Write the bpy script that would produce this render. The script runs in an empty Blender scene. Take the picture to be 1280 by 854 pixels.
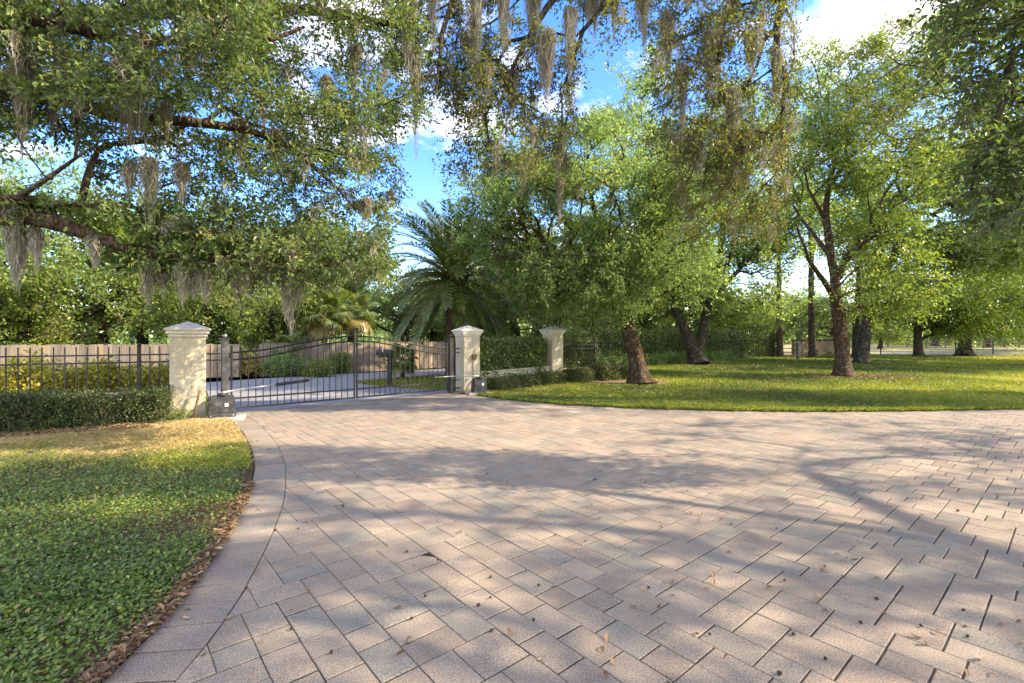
import bpy, bmesh, math, random
import numpy as np
from mathutils import Vector, Matrix

R = math.radians
random.seed(11)
RNG = np.random.default_rng(11)
scene = bpy.context.scene
COL = scene.collection

# ------------------------------------------------------------------ camera model (1280 px wide photo, focal 600 px)
FPX, CAMH, YH = 600.0, 1.6, 420.0
def P(px, py, d):
    return np.array([(px - 640) / FPX * d, d, CAMH - (py - YH) / FPX * d])
def G(px, py, z=0.0):
    d = FPX * (CAMH - z) / (py - YH)
    return ((px - 640) / FPX * d, d)

# ------------------------------------------------------------------ generic helpers
def tag(o, label=None, cat=None, group=None, kind=None):
    if label: o['label'] = label
    if cat: o['category'] = cat
    if group: o['group'] = group
    if kind: o['kind'] = kind
    return o

def empty(name, loc, rz=0.0):
    o = bpy.data.objects.new(name, None)
    o.location = loc
    o.rotation_euler = (0, 0, rz)
    o.empty_display_size = 0.2
    COL.objects.link(o)
    return o

def link(name, me, parent=None, mat=None):
    if mat is not None and len(me.materials) == 0:
        me.materials.append(mat)
    o = bpy.data.objects.new(name, me)
    COL.objects.link(o)
    if parent is not None:
        o.parent = parent
    return o

def mesh_np(name, V, Fc, tone=None, smooth=False):
    V = np.asarray(V, dtype=np.float32)
    Fc = np.asarray(Fc, dtype=np.int32)
    m, k = Fc.shape
    me = bpy.data.meshes.new(name)
    me.vertices.add(len(V))
    me.vertices.foreach_set('co', V.ravel())
    me.loops.add(m * k)
    me.loops.foreach_set('vertex_index', Fc.ravel())
    me.polygons.add(m)
    me.polygons.foreach_set('loop_start', np.arange(m, dtype=np.int32) * k)
    me.polygons.foreach_set('use_smooth', np.full(m, bool(smooth)))
    me.update(calc_edges=True)
    if tone is not None:
        a = me.attributes.new('tone', 'FLOAT', 'FACE')
        a.data.foreach_set('value', np.asarray(tone, dtype=np.float32))
    return me

def part(name, V, Fc, mat, parent=None, tone=None, smooth=False):
    return link(name, mesh_np(name, V, Fc, tone, smooth), parent, mat)

def copy_tree(o, parent=None):
    c = o.copy()
    COL.objects.link(c)
    c.parent = parent
    for ch in o.children:
        copy_tree(ch, c)
    return c

class MB:
    """collects boxes, tubes and prisms into one mesh"""
    def __init__(s):
        s.v, s.f, s.sm = [], [], []
    def add(s, vs, fs, smooth=False):
        b = len(s.v)
        s.v += [tuple(float(x) for x in v) for v in vs]
        s.f += [tuple(b + i for i in f) for f in fs]
        s.sm += [smooth] * len(fs)
        return s
    def box(s, c, d, rz=0.0, bev=0.0):
        dx, dy, dz = d[0] / 2, d[1] / 2, d[2] / 2
        ca, sa = math.cos(rz), math.sin(rz)
        if bev <= 0:
            pts = [(x, y, z) for z in (-dz, dz) for x, y in ((-dx, -dy), (dx, -dy), (dx, dy), (-dx, dy))]
            fs = [(3, 2, 1, 0), (4, 5, 6, 7), (0, 1, 5, 4), (1, 2, 6, 5), (2, 3, 7, 6), (3, 0, 4, 7)]
        else:
            b = bev
            pts, fs = [], []
            rings = [(-dz, b), (-dz + b, 0), (dz - b, 0), (dz, b)]
            for z, ins in rings:
                ax, ay = dx - ins, dy - ins
                e = b if ins == 0 else 0.0
                pts += [(-ax + e, -ay, z), (ax - e, -ay, z), (ax, -ay + e, z), (ax, ay - e, z),
                        (ax - e, ay, z), (-ax + e, ay, z), (-ax, ay - e, z), (-ax, -ay + e, z)]
            for k in range(3):
                for i in range(8):
                    j = (i + 1) % 8
                    fs.append((k * 8 + i, k * 8 + j, k * 8 + 8 + j, k * 8 + 8 + i))
            fs.append(tuple(range(7, -1, -1)))
            fs.append(tuple(range(24, 32)))
        out = [(c[0] + x * ca - y * sa, c[1] + x * sa + y * ca, c[2] + z) for x, y, z in pts]
        return s.add(out, fs)
    def tube(s, path, rad, n=8, cap=True, smooth=True):
        V, Fq = tube_np(np.array(path, float), np.array(rad, float) if hasattr(rad, '__len__') else np.full(len(path), rad), n)
        b = len(s.v)
        s.add(V, Fq, smooth)
        if cap:
            k = len(path)
            s.f.append(tuple(b + i for i in range(n - 1, -1, -1))); s.sm.append(False)
            s.f.append(tuple(b + (k - 1) * n + i for i in range(n))); s.sm.append(False)
        return s
    def prism(s, poly, z0, z1):
        n = len(poly)
        b = len(s.v)
        s.v += [(x, y, z0) for x, y in poly] + [(x, y, z1) for x, y in poly]
        s.f.append(tuple(b + i for i in range(n - 1, -1, -1)))
        s.f.append(tuple(b + n + i for i in range(n)))
        for i in range(n):
            j = (i + 1) % n
            s.f.append((b + i, b + j, b + n + j, b + n + i))
        s.sm += [False] * (n + 2)
        return s
    def build(s, name, mat, parent=None, loc=None):
        me = bpy.data.meshes.new(name)
        me.from_pydata(s.v, [], s.f)
        me.polygons.foreach_set('use_smooth', s.sm)
        me.update()
        o = link(name, me, parent, mat)
        if loc is not None:
            o.location = loc
        return o

def tube_np(path, rad, n):
    k = len(path)
    t = np.gradient(path, axis=0)
    t /= (np.linalg.norm(t, axis=1)[:, None] + 1e-9)
    ref = np.array([0.31, 0.87, 0.12]) if abs(t[:, 2]).mean() > 0.6 else np.array([0.05, 0.1, 1.0])
    u = np.cross(t, ref); u /= (np.linalg.norm(u, axis=1)[:, None] + 1e-9)
    w = np.cross(t, u)
    a = np.arange(n) * 2 * math.pi / n
    V = path[:, None, :] + rad[:, None, None] * (np.cos(a)[None, :, None] * u[:, None, :] + np.sin(a)[None, :, None] * w[:, None, :])
    V = V.reshape(-1, 3)
    i = np.arange(k - 1)[:, None] * n
    j = np.arange(n)[None, :]
    jn = (j + 1) % n
    Fq = np.stack([i + j, i + jn, i + n + jn, i + n + j], axis=-1).reshape(-1, 4)
    return V, Fq

# ------------------------------------------------------------------ materials
def nt(name):
    m = bpy.data.materials.new(name)
    m.use_nodes = True
    t = m.node_tree
    t.nodes.clear()
    out = t.nodes.new('ShaderNodeOutputMaterial')
    return m, t, out

def N(t, typ, **kw):
    n = t.nodes.new(typ)
    for k, v in kw.items():
        if k.startswith('i_'):
            n.inputs[k[2:].replace('_', ' ')].default_value = v
        else:
            setattr(n, k, v)
    return n

def ramp(t, stops, interp='LINEAR'):
    n = t.nodes.new('ShaderNodeValToRGB')
    cr = n.color_ramp
    cr.interpolation = interp
    while len(cr.elements) < len(stops):
        cr.elements.new(0.5)
    for e, (p, c) in zip(cr.elements, stops):
        e.position = p
        e.color = (*c, 1)
    return n

def coords(t, scale=(1, 1, 1), kind='Object'):
    tc = N(t, 'ShaderNodeTexCoord')
    mp = N(t, 'ShaderNodeMapping')
    mp.inputs['Scale'].default_value = scale
    t.links.new(tc.outputs[kind], mp.inputs['Vector'])
    return mp

def leaf_mat(name, stops, trans=0.35, rough=0.5, yellow=(1.5, 1.5, 0.7)):
    m, t, out = nt(name)
    at = N(t, 'ShaderNodeAttribute', attribute_name='tone')
    rp = ramp(t, stops)
    t.links.new(at.outputs['Fac'], rp.inputs['Fac'])
    pb = N(t, 'ShaderNodeBsdfPrincipled', i_Roughness=rough * .85)
    pb.inputs['Specular IOR Level'].default_value = 0.5
    t.links.new(rp.outputs['Color'], pb.inputs['Base Color'])
    mx = N(t, 'ShaderNodeMix', data_type='RGBA', blend_type='MULTIPLY')
    mx.inputs['Factor'].default_value = 1.0
    t.links.new(rp.outputs['Color'], mx.inputs['A'])
    mx.inputs['B'].default_value = (*yellow, 1)
    tr = N(t, 'ShaderNodeBsdfTranslucent')
    t.links.new(mx.outputs['Result'], tr.inputs['Color'])
    ms = N(t, 'ShaderNodeMixShader')
    ms.inputs['Fac'].default_value = trans
    t.links.new(pb.outputs[0], ms.inputs[1])
    t.links.new(tr.outputs[0], ms.inputs[2])
    t.links.new(ms.outputs[0], out.inputs['Surface'])
    return m

def noisy_mat(name, stops, scale=8, detail=6, rough=0.85, bump=0.3, bdist=0.02, stretch=(1, 1, 1), spec=0.3, dist=0.0, bscale=None, metallic=0.0, kind='Object'):
    m, t, out = nt(name)
    mp = coords(t, stretch, kind)
    nz = N(t, 'ShaderNodeTexNoise', i_Scale=scale, i_Detail=detail, i_Roughness=0.6, i_Distortion=dist)
    t.links.new(mp.outputs[0], nz.inputs['Vector'])
    rp = ramp(t, stops)
    t.links.new(nz.outputs['Fac'], rp.inputs['Fac'])
    pb = N(t, 'ShaderNodeBsdfPrincipled', i_Roughness=rough, i_Metallic=metallic)
    pb.inputs['Specular IOR Level'].default_value = spec
    t.links.new(rp.outputs['Color'], pb.inputs['Base Color'])
    if bump:
        n2 = N(t, 'ShaderNodeTexNoise', i_Scale=bscale or scale * 3, i_Detail=4)
        t.links.new(mp.outputs[0], n2.inputs['Vector'])
        bp = N(t, 'ShaderNodeBump', i_Strength=bump, i_Distance=bdist)
        t.links.new(n2.outputs['Fac'], bp.inputs['Height'])
        t.links.new(bp.outputs[0], pb.inputs['Normal'])
    t.links.new(pb.outputs[0], out.inputs['Surface'])
    return m

def bark_mat(name, c0, c1, c2, sc=1.0):
    m, t, out = nt(name)
    mp = coords(t, (9 * sc, 9 * sc, 2.6 * sc))
    nz = N(t, 'ShaderNodeTexNoise', i_Scale=1.6, i_Detail=8, i_Roughness=0.65, i_Distortion=0.6)
    t.links.new(mp.outputs[0], nz.inputs['Vector'])
    vo = N(t, 'ShaderNodeTexVoronoi', i_Scale=1.7, feature='DISTANCE_TO_EDGE')
    t.links.new(mp.outputs[0], vo.inputs['Vector'])
    rp = ramp(t, [(0.25, c0), (0.5, c1), (0.75, c2)])
    t.links.new(nz.outputs['Fac'], rp.inputs['Fac'])
    # lichen blotches
    n3 = N(t, 'ShaderNodeTexNoise', i_Scale=5.0, i_Detail=5)
    tc = N(t, 'ShaderNodeTexCoord')
    t.links.new(tc.outputs['Object'], n3.inputs['Vector'])
    r3 = ramp(t, [(0.56, (0, 0, 0)), (0.66, (1, 1, 1))])
    t.links.new(n3.outputs['Fac'], r3.inputs['Fac'])
    mx = N(t, 'ShaderNodeMix', data_type='RGBA')
    mm = N(t, 'ShaderNodeMath', operation='MULTIPLY')
    mm.inputs[1].default_value = 0.55
    t.links.new(r3.outputs['Color'], mm.inputs[0])
    t.links.new(mm.outputs[0], mx.inputs['Factor'])
    t.links.new(rp.outputs['Color'], mx.inputs['A'])
    mx.inputs['B'].default_value = (0.24, 0.24, 0.19, 1)
    pb = N(t, 'ShaderNodeBsdfPrincipled', i_Roughness=0.9)
    pb.inputs['Specular IOR Level'].default_value = 0.2
    t.links.new(mx.outputs['Result'], pb.inputs['Base Color'])
    ad = N(t, 'ShaderNodeMath', operation='ADD')
    t.links.new(nz.outputs['Fac'], ad.inputs[0])
    r2 = ramp(t, [(0.0, (0, 0, 0)), (0.25, (1, 1, 1))])
    t.links.new(vo.outputs['Distance'], r2.inputs['Fac'])
    t.links.new(r2.outputs['Color'], ad.inputs[1])
    bp = N(t, 'ShaderNodeBump', i_Strength=1.0, i_Distance=0.07)
    t.links.new(ad.outputs[0], bp.inputs['Height'])
    t.links.new(bp.outputs[0], pb.inputs['Normal'])
    t.links.new(pb.outputs[0], out.inputs['Surface'])
    return m

def grass_ground(name, stops, scale=0.7, fine=(0.55, 1.5)):
    m, t, out = nt(name)
    mp = coords(t)
    nz = N(t, 'ShaderNodeTexNoise', i_Scale=scale, i_Detail=7, i_Roughness=0.65)
    t.links.new(mp.outputs[0], nz.inputs['Vector'])
    rp = ramp(t, stops)
    t.links.new(nz.outputs['Fac'], rp.inputs['Fac'])
    n2 = N(t, 'ShaderNodeTexNoise', i_Scale=45, i_Detail=5, i_Roughness=0.7)
    t.links.new(mp.outputs[0], n2.inputs['Vector'])
    r2 = ramp(t, [(0.3, (fine[0],) * 3), (0.7, (fine[1],) * 3)])
    t.links.new(n2.outputs['Fac'], r2.inputs['Fac'])
    mx = N(t, 'ShaderNodeMix', data_type='RGBA', blend_type='MULTIPLY')
    mx.inputs['Factor'].default_value = 1
    t.links.new(rp.outputs['Color'], mx.inputs['A'])
    t.links.new(r2.outputs['Color'], mx.inputs['B'])
    pb = N(t, 'ShaderNodeBsdfPrincipled', i_Roughness=0.95)
    pb.inputs['Specular IOR Level'].default_value = 0.1
    t.links.new(mx.outputs['Result'], pb.inputs['Base Color'])
    bp = N(t, 'ShaderNodeBump', i_Strength=0.8, i_Distance=0.04)
    t.links.new(n2.outputs['Fac'], bp.inputs['Height'])
    t.links.new(bp.outputs[0], pb.inputs['Normal'])
    t.links.new(pb.outputs[0], out.inputs['Surface'])
    return m

def stucco_mat():
    m, t, out = nt('cream_stucco')
    mp = coords(t)
    n1 = N(t, 'ShaderNodeTexNoise', i_Scale=2.6, i_Detail=8, i_Roughness=.6)
    t.links.new(mp.outputs[0], n1.inputs['Vector'])
    r1 = ramp(t, [(0.25, (0.43, 0.385, 0.28)), (0.5, (0.49, 0.445, 0.335)), (0.8, (0.535, 0.49, 0.38))])
    t.links.new(n1.outputs['Fac'], r1.inputs['Fac'])
    # rain streaks
    m2 = coords(t, (14, 14, .7))
    n2 = N(t, 'ShaderNodeTexNoise', i_Scale=1.0, i_Detail=6, i_Roughness=.6)
    t.links.new(m2.outputs[0], n2.inputs['Vector'])
    r2 = ramp(t, [(0.52, (1, 1, 1)), (0.72, (.74, .72, .66))])
    t.links.new(n2.outputs['Fac'], r2.inputs['Fac'])
    mx = N(t, 'ShaderNodeMix', data_type='RGBA', blend_type='MULTIPLY'); mx.inputs['Factor'].default_value = 1
    t.links.new(r1.outputs['Color'], mx.inputs['A']); t.links.new(r2.outputs['Color'], mx.inputs['B'])
    # soil splashed up from the ground
    tc = N(t, 'ShaderNodeTexCoord'); sp = N(t, 'ShaderNodeSeparateXYZ'); t.links.new(tc.outputs['Object'], sp.inputs[0])
    n3 = N(t, 'ShaderNodeTexNoise', i_Scale=9, i_Detail=6); t.links.new(mp.outputs[0], n3.inputs['Vector'])
    ma = N(t, 'ShaderNodeMath', operation='MULTIPLY_ADD'); ma.inputs[1].default_value = -.55
    t.links.new(n3.outputs['Fac'], ma.inputs[0]); t.links.new(sp.outputs['Z'], ma.inputs[2])
    r3 = ramp(t, [(0.0, (.55, .55, .55)), (0.12, (0, 0, 0))])
    ad = N(t, 'ShaderNodeMath', operation='ADD'); ad.inputs[1].default_value = .20
    t.links.new(ma.outputs[0], ad.inputs[0]); t.links.new(ad.outputs[0], r3.inputs['Fac'])
    m3 = N(t, 'ShaderNodeMix', data_type='RGBA'); t.links.new(r3.outputs['Color'], m3.inputs['Factor'])
    t.links.new(mx.outputs['Result'], m3.inputs['A']); m3.inputs['B'].default_value = (.26, .20, .13, 1)
    pb = N(t, 'ShaderNodeBsdfPrincipled', i_Roughness=.9); pb.inputs['Specular IOR Level'].default_value = .25
    t.links.new(m3.outputs['Result'], pb.inputs['Base Color'])
    n4 = N(t, 'ShaderNodeTexNoise', i_Scale=60, i_Detail=5); t.links.new(mp.outputs[0], n4.inputs['Vector'])
    bp = N(t, 'ShaderNodeBump', i_Strength=.45, i_Distance=.008); t.links.new(n4.outputs['Fac'], bp.inputs['Height'])
    t.links.new(bp.outputs[0], pb.inputs['Normal'])
    t.links.new(pb.outputs[0], out.inputs['Surface'])
    return m

def paver_mat():
    m, t, out = nt('concrete_paver')
    at = N(t, 'ShaderNodeAttribute', attribute_name='tone')
    rp = ramp(t, [(0.0, (0.222, 0.207, 0.175)), (0.14, (0.236, 0.216, 0.18)), (0.24, (0.248, 0.207, 0.167)), (0.5, (0.275, 0.23, 0.184)),
                  (0.75, (0.303, 0.254, 0.201)), (1.0, (0.232, 0.189, 0.153))])
    t.links.new(at.outputs['Fac'], rp.inputs['Fac'])
    mp = coords(t)
    # aggregate speckle
    n1 = N(t, 'ShaderNodeTexNoise', i_Scale=120, i_Detail=4, i_Roughness=0.8)
    t.links.new(mp.outputs[0], n1.inputs['Vector'])
    r1 = ramp(t, [(0.34, (0.42, 0.42, 0.43)), (0.5, (1, 1, 1)), (0.64, (1.55, 1.52, 1.46))])
    t.links.new(n1.outputs['Fac'], r1.inputs['Fac'])
    mx = N(t, 'ShaderNodeMix', data_type='RGBA', blend_type='MULTIPLY')
    mx.inputs['Factor'].default_value = 1
    t.links.new(rp.outputs['Color'], mx.inputs['A'])
    t.links.new(r1.outputs['Color'], mx.inputs['B'])
    # worn, weathered areas
    n2 = N(t, 'ShaderNodeTexNoise', i_Scale=2.2, i_Detail=6, i_Roughness=0.65)
    t.links.new(mp.outputs[0], n2.inputs['Vector'])
    r2 = ramp(t, [(0.28, (0.80, 0.82, 0.83)), (0.5, (1.0, 0.985, 0.97)), (0.72, (1.12, 1.09, 1.04))])
    t.links.new(n2.outputs['Fac'], r2.inputs['Fac'])
    m2 = N(t, 'ShaderNodeMix', data_type='RGBA', blend_type='MULTIPLY')
    m2.inputs['Factor'].default_value = 1
    t.links.new(mx.outputs['Result'], m2.inputs['A'])
    t.links.new(r2.outputs['Color'], m2.inputs['B'])
    # tannin stains left by leaves
    n3 = N(t, 'ShaderNodeTexNoise', i_Scale=5.5, i_Detail=4, i_Roughness=0.5, i_Distortion=0.4)
    t.links.new(mp.outputs[0], n3.inputs['Vector'])
    r3 = ramp(t, [(0.67, (0, 0, 0)), (0.75, (0.55, 0.55, 0.55))])
    t.links.new(n3.outputs['Fac'], r3.inputs['Fac'])
    m3 = N(t, 'ShaderNodeMix', data_type='RGBA')
    t.links.new(r3.outputs['Color'], m3.inputs['Factor'])
    t.links.new(m2.outputs['Result'], m3.inputs['A'])
    m3.inputs['B'].default_value = (0.22, 0.15, 0.085, 1)
    pb = N(t, 'ShaderNodeBsdfPrincipled', i_Roughness=0.85)
    pb.inputs['Specular IOR Level'].default_value = 0.25
    t.links.new(m3.outputs['Result'], pb.inputs['Base Color'])
    bp = N(t, 'ShaderNodeBump', i_Strength=0.35, i_Distance=0.004)
    t.links.new(n1.outputs['Fac'], bp.inputs['Height'])
    t.links.new(bp.outputs[0], pb.inputs['Normal'])
    t.links.new(pb.outputs[0], out.inputs['Surface'])
    return m

M = {}
M['oak_leaf'] = leaf_mat('oak_leaf', [(0.0, (0.0484, 0.0908, 0.0293)), (0.35, (0.0995, 0.1623, 0.0455)), (0.65, (0.1798, 0.2435, 0.0681)), (0.85, (0.2628, 0.3084, 0.0974)), (1.0, (0.3319, 0.2922, 0.1136))], 0.4)
M['olive_leaf'] = leaf_mat('olive_leaf', [(0.0, (0.055, 0.0715, 0.0176)), (0.35, (0.132, 0.1595, 0.033)), (0.65, (0.231, 0.2365, 0.044)), (0.85, (0.352, 0.308, 0.0605)), (1.0, (0.308, 0.176, 0.066))], 0.45)
M['mid_leaf'] = leaf_mat('mid_leaf', [(0.0, (0.0718, 0.1348, 0.0505)), (0.4, (0.1435, 0.2443, 0.0876)), (0.7, (0.244, 0.3454, 0.1264)), (1.0, (0.3732, 0.438, 0.1516))], 0.55, 0.5, (1.6, 1.55, 0.8))
M['light_leaf'] = leaf_mat('light_leaf', [(0.0, (0.0618, 0.121, 0.0291)), (0.4, (0.134, 0.2117, 0.0435)), (0.7, (0.2267, 0.3024, 0.0629)), (1.0, (0.3503, 0.3629, 0.0847))], 0.46)
M['hedge_leaf'] = leaf_mat('hedge_leaf', [(0.0, (0.0342, 0.0652, 0.0217)), (0.5, (0.0776, 0.132, 0.0404)), (1.0, (0.2329, 0.295, 0.0931))], 0.25, 0.42)
M['box_leaf'] = leaf_mat('box_leaf', [(0.0, (0.0405, 0.0607, 0.0216)), (0.5, (0.081, 0.1148, 0.0378)), (0.85, (0.1485, 0.1755, 0.0675)), (1.0, (0.2565, 0.2025, 0.1215))], 0.3, 0.5)
M['yellow_leaf'] = leaf_mat('yellow_leaf', [(0.0, (0.10, 0.13, 0.022)), (0.4, (0.30, 0.29, 0.04)), (0.75, (0.50, 0.44, 0.07)), (1.0, (0.58, 0.50, 0.18))], 0.35)
M['cover_leaf'] = leaf_mat('cover_leaf', [(0.0, (0.0495, 0.09, 0.0198)), (0.5, (0.1265, 0.204, 0.0385)), (0.85, (0.253, 0.318, 0.055)), (1.0, (0.396, 0.348, 0.088))], 0.28, 0.42)
M['grass'] = leaf_mat('grass_blade', [(0.0, (0.065, 0.095, 0.018)), (0.35, (0.18, 0.225, 0.032)), (0.65, (0.35, 0.36, 0.055)), (1.0, (0.52, 0.42, 0.18))], 0.35, 0.6)
M['dry_grass'] = leaf_mat('dry_grass_blade', [(0.0, (0.20, 0.18, 0.06)), (0.4, (0.44, 0.34, 0.16)), (0.7, (0.58, 0.44, 0.24)), (1.0, (0.66, 0.53, 0.33))], 0.3, 0.7)
M['palm_leaf'] = leaf_mat('palm_leaf', [(0.0, (0.045, 0.072, 0.016)), (0.5, (0.10, 0.145, 0.036)), (1.0, (0.20, 0.235, 0.065))], 0.25, 0.4)
M['sabal_leaf'] = leaf_mat('sabal_leaf', [(0.0, (0.06, 0.10, 0.03)), (0.5, (0.13, 0.18, 0.05)), (0.8, (0.24, 0.25, 0.07)), (1.0, (0.30, 0.18, 0.09))], 0.35, 0.45)
M['moss'] = leaf_mat('spanish_moss', [(0.0, (0.2288, 0.2068, 0.1452)), (0.5, (0.352, 0.33, 0.2464)), (1.0, (0.4928, 0.4796, 0.396))], 0.3, 0.9, (1.1, 1.05, 0.9))
M['litter'] = leaf_mat('dead_leaf', [(0.0, (0.07, 0.04, 0.022)), (0.5, (0.20, 0.115, 0.055)), (0.8, (0.38, 0.23, 0.11)), (1.0, (0.45, 0.36, 0.22))], 0.12, 0.7, (1, 0.9, 0.7))
M['bark'] = bark_mat('oak_bark', (0.04, 0.03, 0.022), (0.10, 0.078, 0.058), (0.21, 0.17, 0.13))
M['red_bark'] = bark_mat('reddish_bark', (0.035, 0.022, 0.014), (0.10, 0.064, 0.038), (0.22, 0.155, 0.10))
M['grey_bark'] = bark_mat('grey_bark', (0.03, 0.024, 0.019), (0.075, 0.061, 0.049), (0.17, 0.145, 0.12))
M['pine_bark'] = bark_mat('pine_bark', (0.045, 0.033, 0.027), (0.10, 0.072, 0.056), (0.17, 0.135, 0.11))
M['twig'] = noisy_mat('twig_bark', [(0.3, (0.10, 0.08, 0.06)), (0.7, (0.22, 0.18, 0.14))], 14, bump=0)
M['palm_trunk'] = noisy_mat('palm_trunk', [(0.3, (0.04, 0.026, 0.018)), (0.6, (0.12, 0.075, 0.045)), (0.8, (0.20, 0.14, 0.09))], 10, bump=1, bdist=0.05, bscale=16)
M['paver'] = paver_mat()
M['joint'] = noisy_mat('joint_sand', [(0.3, (0.022, 0.019, 0.015)), (0.6, (0.05, 0.042, 0.033)), (0.75, (0.075, 0.07, 0.04))], 9, bump=0.2)
M['stucco'] = stucco_mat()
M['cap'] = noisy_mat('cast_cap', [(0.25, (0.44, 0.415, 0.36)), (0.5, (0.60, 0.57, 0.49)), (0.8, (0.68, 0.65, 0.57))], 4.5, detail=8, bump=0.25, bdist=0.005, bscale=70, rough=0.85)
M['iron'] = noisy_mat('black_iron', [(0.3, (0.007, 0.0075, 0.008)), (0.7, (0.02, 0.021, 0.022))], 9, rough=0.5, bump=0.1, bdist=0.002, spec=0.5)
M['grey_iron'] = noisy_mat('grey_iron', [(0.3, (0.055, 0.058, 0.062)), (0.6, (0.12, 0.125, 0.13)), (0.8, (0.19, 0.19, 0.19))], 6, rough=0.5, bump=0.1, bdist=0.002, spec=0.5)
M['steel'] = noisy_mat('galvanised_steel', [(0.3, (0.36, 0.36, 0.35)), (0.7, (0.55, 0.55, 0.54))], 14, rough=0.4, bump=0.05, metallic=0.6)
M['plastic'] = noisy_mat('black_plastic', [(0.35, (0.018, 0.019, 0.02)), (0.55, (0.04, 0.041, 0.043)), (0.75, (0.14, 0.14, 0.135))], 7, rough=0.5, bump=0.15, bdist=0.003, spec=0.45)
M['plate'] = noisy_mat('white_plate', [(0.3, (0.62, 0.62, 0.6)), (0.7, (0.78, 0.78, 0.76))], 20, rough=0.5, bump=0)
M['rust'] = noisy_mat('rusty_metal', [(0.3, (0.10, 0.055, 0.03)), (0.7, (0.24, 0.15, 0.085))], 25, rough=0.8, bump=0.2, bdist=0.003)
M['concrete'] = noisy_mat('concrete', [(0.3, (0.30, 0.285, 0.26)), (0.7, (0.46, 0.44, 0.40))], 8, bump=0.2, bdist=0.006, bscale=60)
M['edging'] = noisy_mat('edging_concrete', [(0.3, (0.14, 0.115, 0.085)), (0.7, (0.27, 0.235, 0.19))], 12, bump=0.3, bdist=0.006, bscale=60)
M['asphalt'] = noisy_mat('road_surface', [(0.3, (0.20, 0.20, 0.205)), (0.7, (0.29, 0.29, 0.295))], 2.5, detail=8, bump=0.3, bdist=0.006, bscale=80)
M['soil'] = grass_ground('soil', [(0.3, (0.075, 0.048, 0.03)), (0.6, (0.13, 0.085, 0.052)), (0.8, (0.20, 0.14, 0.09))], 3.0)
M['lawn'] = grass_ground('lawn_turf', [(0.30, (0.10, 0.125, 0.025)), (0.5, (0.18, 0.20, 0.035)), (0.62, (0.28, 0.26, 0.055)), (0.75, (0.36, 0.29, 0.13))], 0.55)
M['dry_lawn'] = grass_ground('dry_turf', [(0.3, (0.24, 0.20, 0.09)), (0.5, (0.38, 0.29, 0.15)), (0.7, (0.48, 0.36, 0.21))], 0.9)
M['field'] = grass_ground('straw_field', [(0.3, (0.24, 0.23, 0.11)), (0.6, (0.33, 0.29, 0.16)), (0.8, (0.40, 0.35, 0.21))], 0.15)
M['ground'] = grass_ground('rough_grass', [(0.3, (0.07, 0.085, 0.025)), (0.55, (0.14, 0.15, 0.045)), (0.75, (0.26, 0.22, 0.10))], 0.3)
M['mulch'] = grass_ground('mulch', [(0.3, (0.16, 0.10, 0.065)), (0.6, (0.27, 0.19, 0.13)), (0.8, (0.36, 0.27, 0.19))], 4.0)

def board_mat():
    m, t, out = nt('weathered_boards')
    at = N(t, 'ShaderNodeAttribute', attribute_name='tone')
    rp = ramp(t, [(0.0, (0.18, 0.15, 0.115)), (0.5, (0.26, 0.215, 0.165)), (0.85, (0.34, 0.275, 0.205)), (1.0, (0.38, 0.265, 0.16))])
    t.links.new(at.outputs['Fac'], rp.inputs['Fac'])
    mp = coords(t, (30, 30, 1.2))
    nz = N(t, 'ShaderNodeTexNoise', i_Scale=1.5, i_Detail=6)
    t.links.new(mp.outputs[0], nz.inputs['Vector'])
    r2 = ramp(t, [(0.3, (0.6, 0.58, 0.56)), (0.7, (1.25, 1.25, 1.25))])
    t.links.new(nz.outputs['Fac'], r2.inputs['Fac'])
    mx = N(t, 'ShaderNodeMix', data_type='RGBA', blend_type='MULTIPLY')
    mx.inputs['Factor'].default_value = 1
    t.links.new(rp.outputs['Color'], mx.inputs['A'])
    t.links.new(r2.outputs['Color'], mx.inputs['B'])
    pb = N(t, 'ShaderNodeBsdfPrincipled', i_Roughness=0.9)
    t.links.new(mx.outputs['Result'], pb.inputs['Base Color'])
    t.links.new(pb.outputs[0], out.inputs['Surface'])
    return m
M['boards'] = board_mat()

def stone_mat():
    m, t, out = nt('rubble_stone')
    mp = coords(t, (2.0, 2.0, 2.6))
    vo = N(t, 'ShaderNodeTexVoronoi', i_Scale=1.0)
    ve = N(t, 'ShaderNodeTexVoronoi', i_Scale=1.0, feature='DISTANCE_TO_EDGE')
    for v in (vo, ve):
        t.links.new(mp.outputs[0], v.inputs['Vector'])
    rp = ramp(t, [(0.0, (0.14, 0.09, 0.055)), (0.4, (0.26, 0.18, 0.11)), (0.7, (0.38, 0.30, 0.20)), (1.0, (0.20, 0.17, 0.13))])
    sp = N(t, 'ShaderNodeSeparateColor')
    t.links.new(vo.outputs['Color'], sp.inputs[0])
    t.links.new(sp.outputs[0], rp.inputs['Fac'])
    re = ramp(t, [(0.02, (0, 0, 0)), (0.07, (1, 1, 1))])
    t.links.new(ve.outputs['Distance'], re.inputs['Fac'])
    mx = N(t, 'ShaderNodeMix', data_type='RGBA')
    t.links.new(re.outputs['Color'], mx.inputs['Factor'])
    mx.inputs['A'].default_value = (0.30, 0.26, 0.20, 1)
    t.links.new(rp.outputs['Color'], mx.inputs['B'])
    pb = N(t, 'ShaderNodeBsdfPrincipled', i_Roughness=0.9)
    t.links.new(mx.outputs['Result'], pb.inputs['Base Color'])
    bp = N(t, 'ShaderNodeBump', i_Strength=0.8, i_Distance=0.04)
    t.links.new(re.outputs['Color'], bp.inputs['Height'])
    t.links.new(bp.outputs[0], pb.inputs['Normal'])
    t.links.new(pb.outputs[0], out.inputs['Surface'])
    return m
M['stone'] = stone_mat()

# ------------------------------------------------------------------ leaves
def norm(a):
    return a / (np.linalg.norm(a, axis=-1, keepdims=True) + 1e-9)

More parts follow.
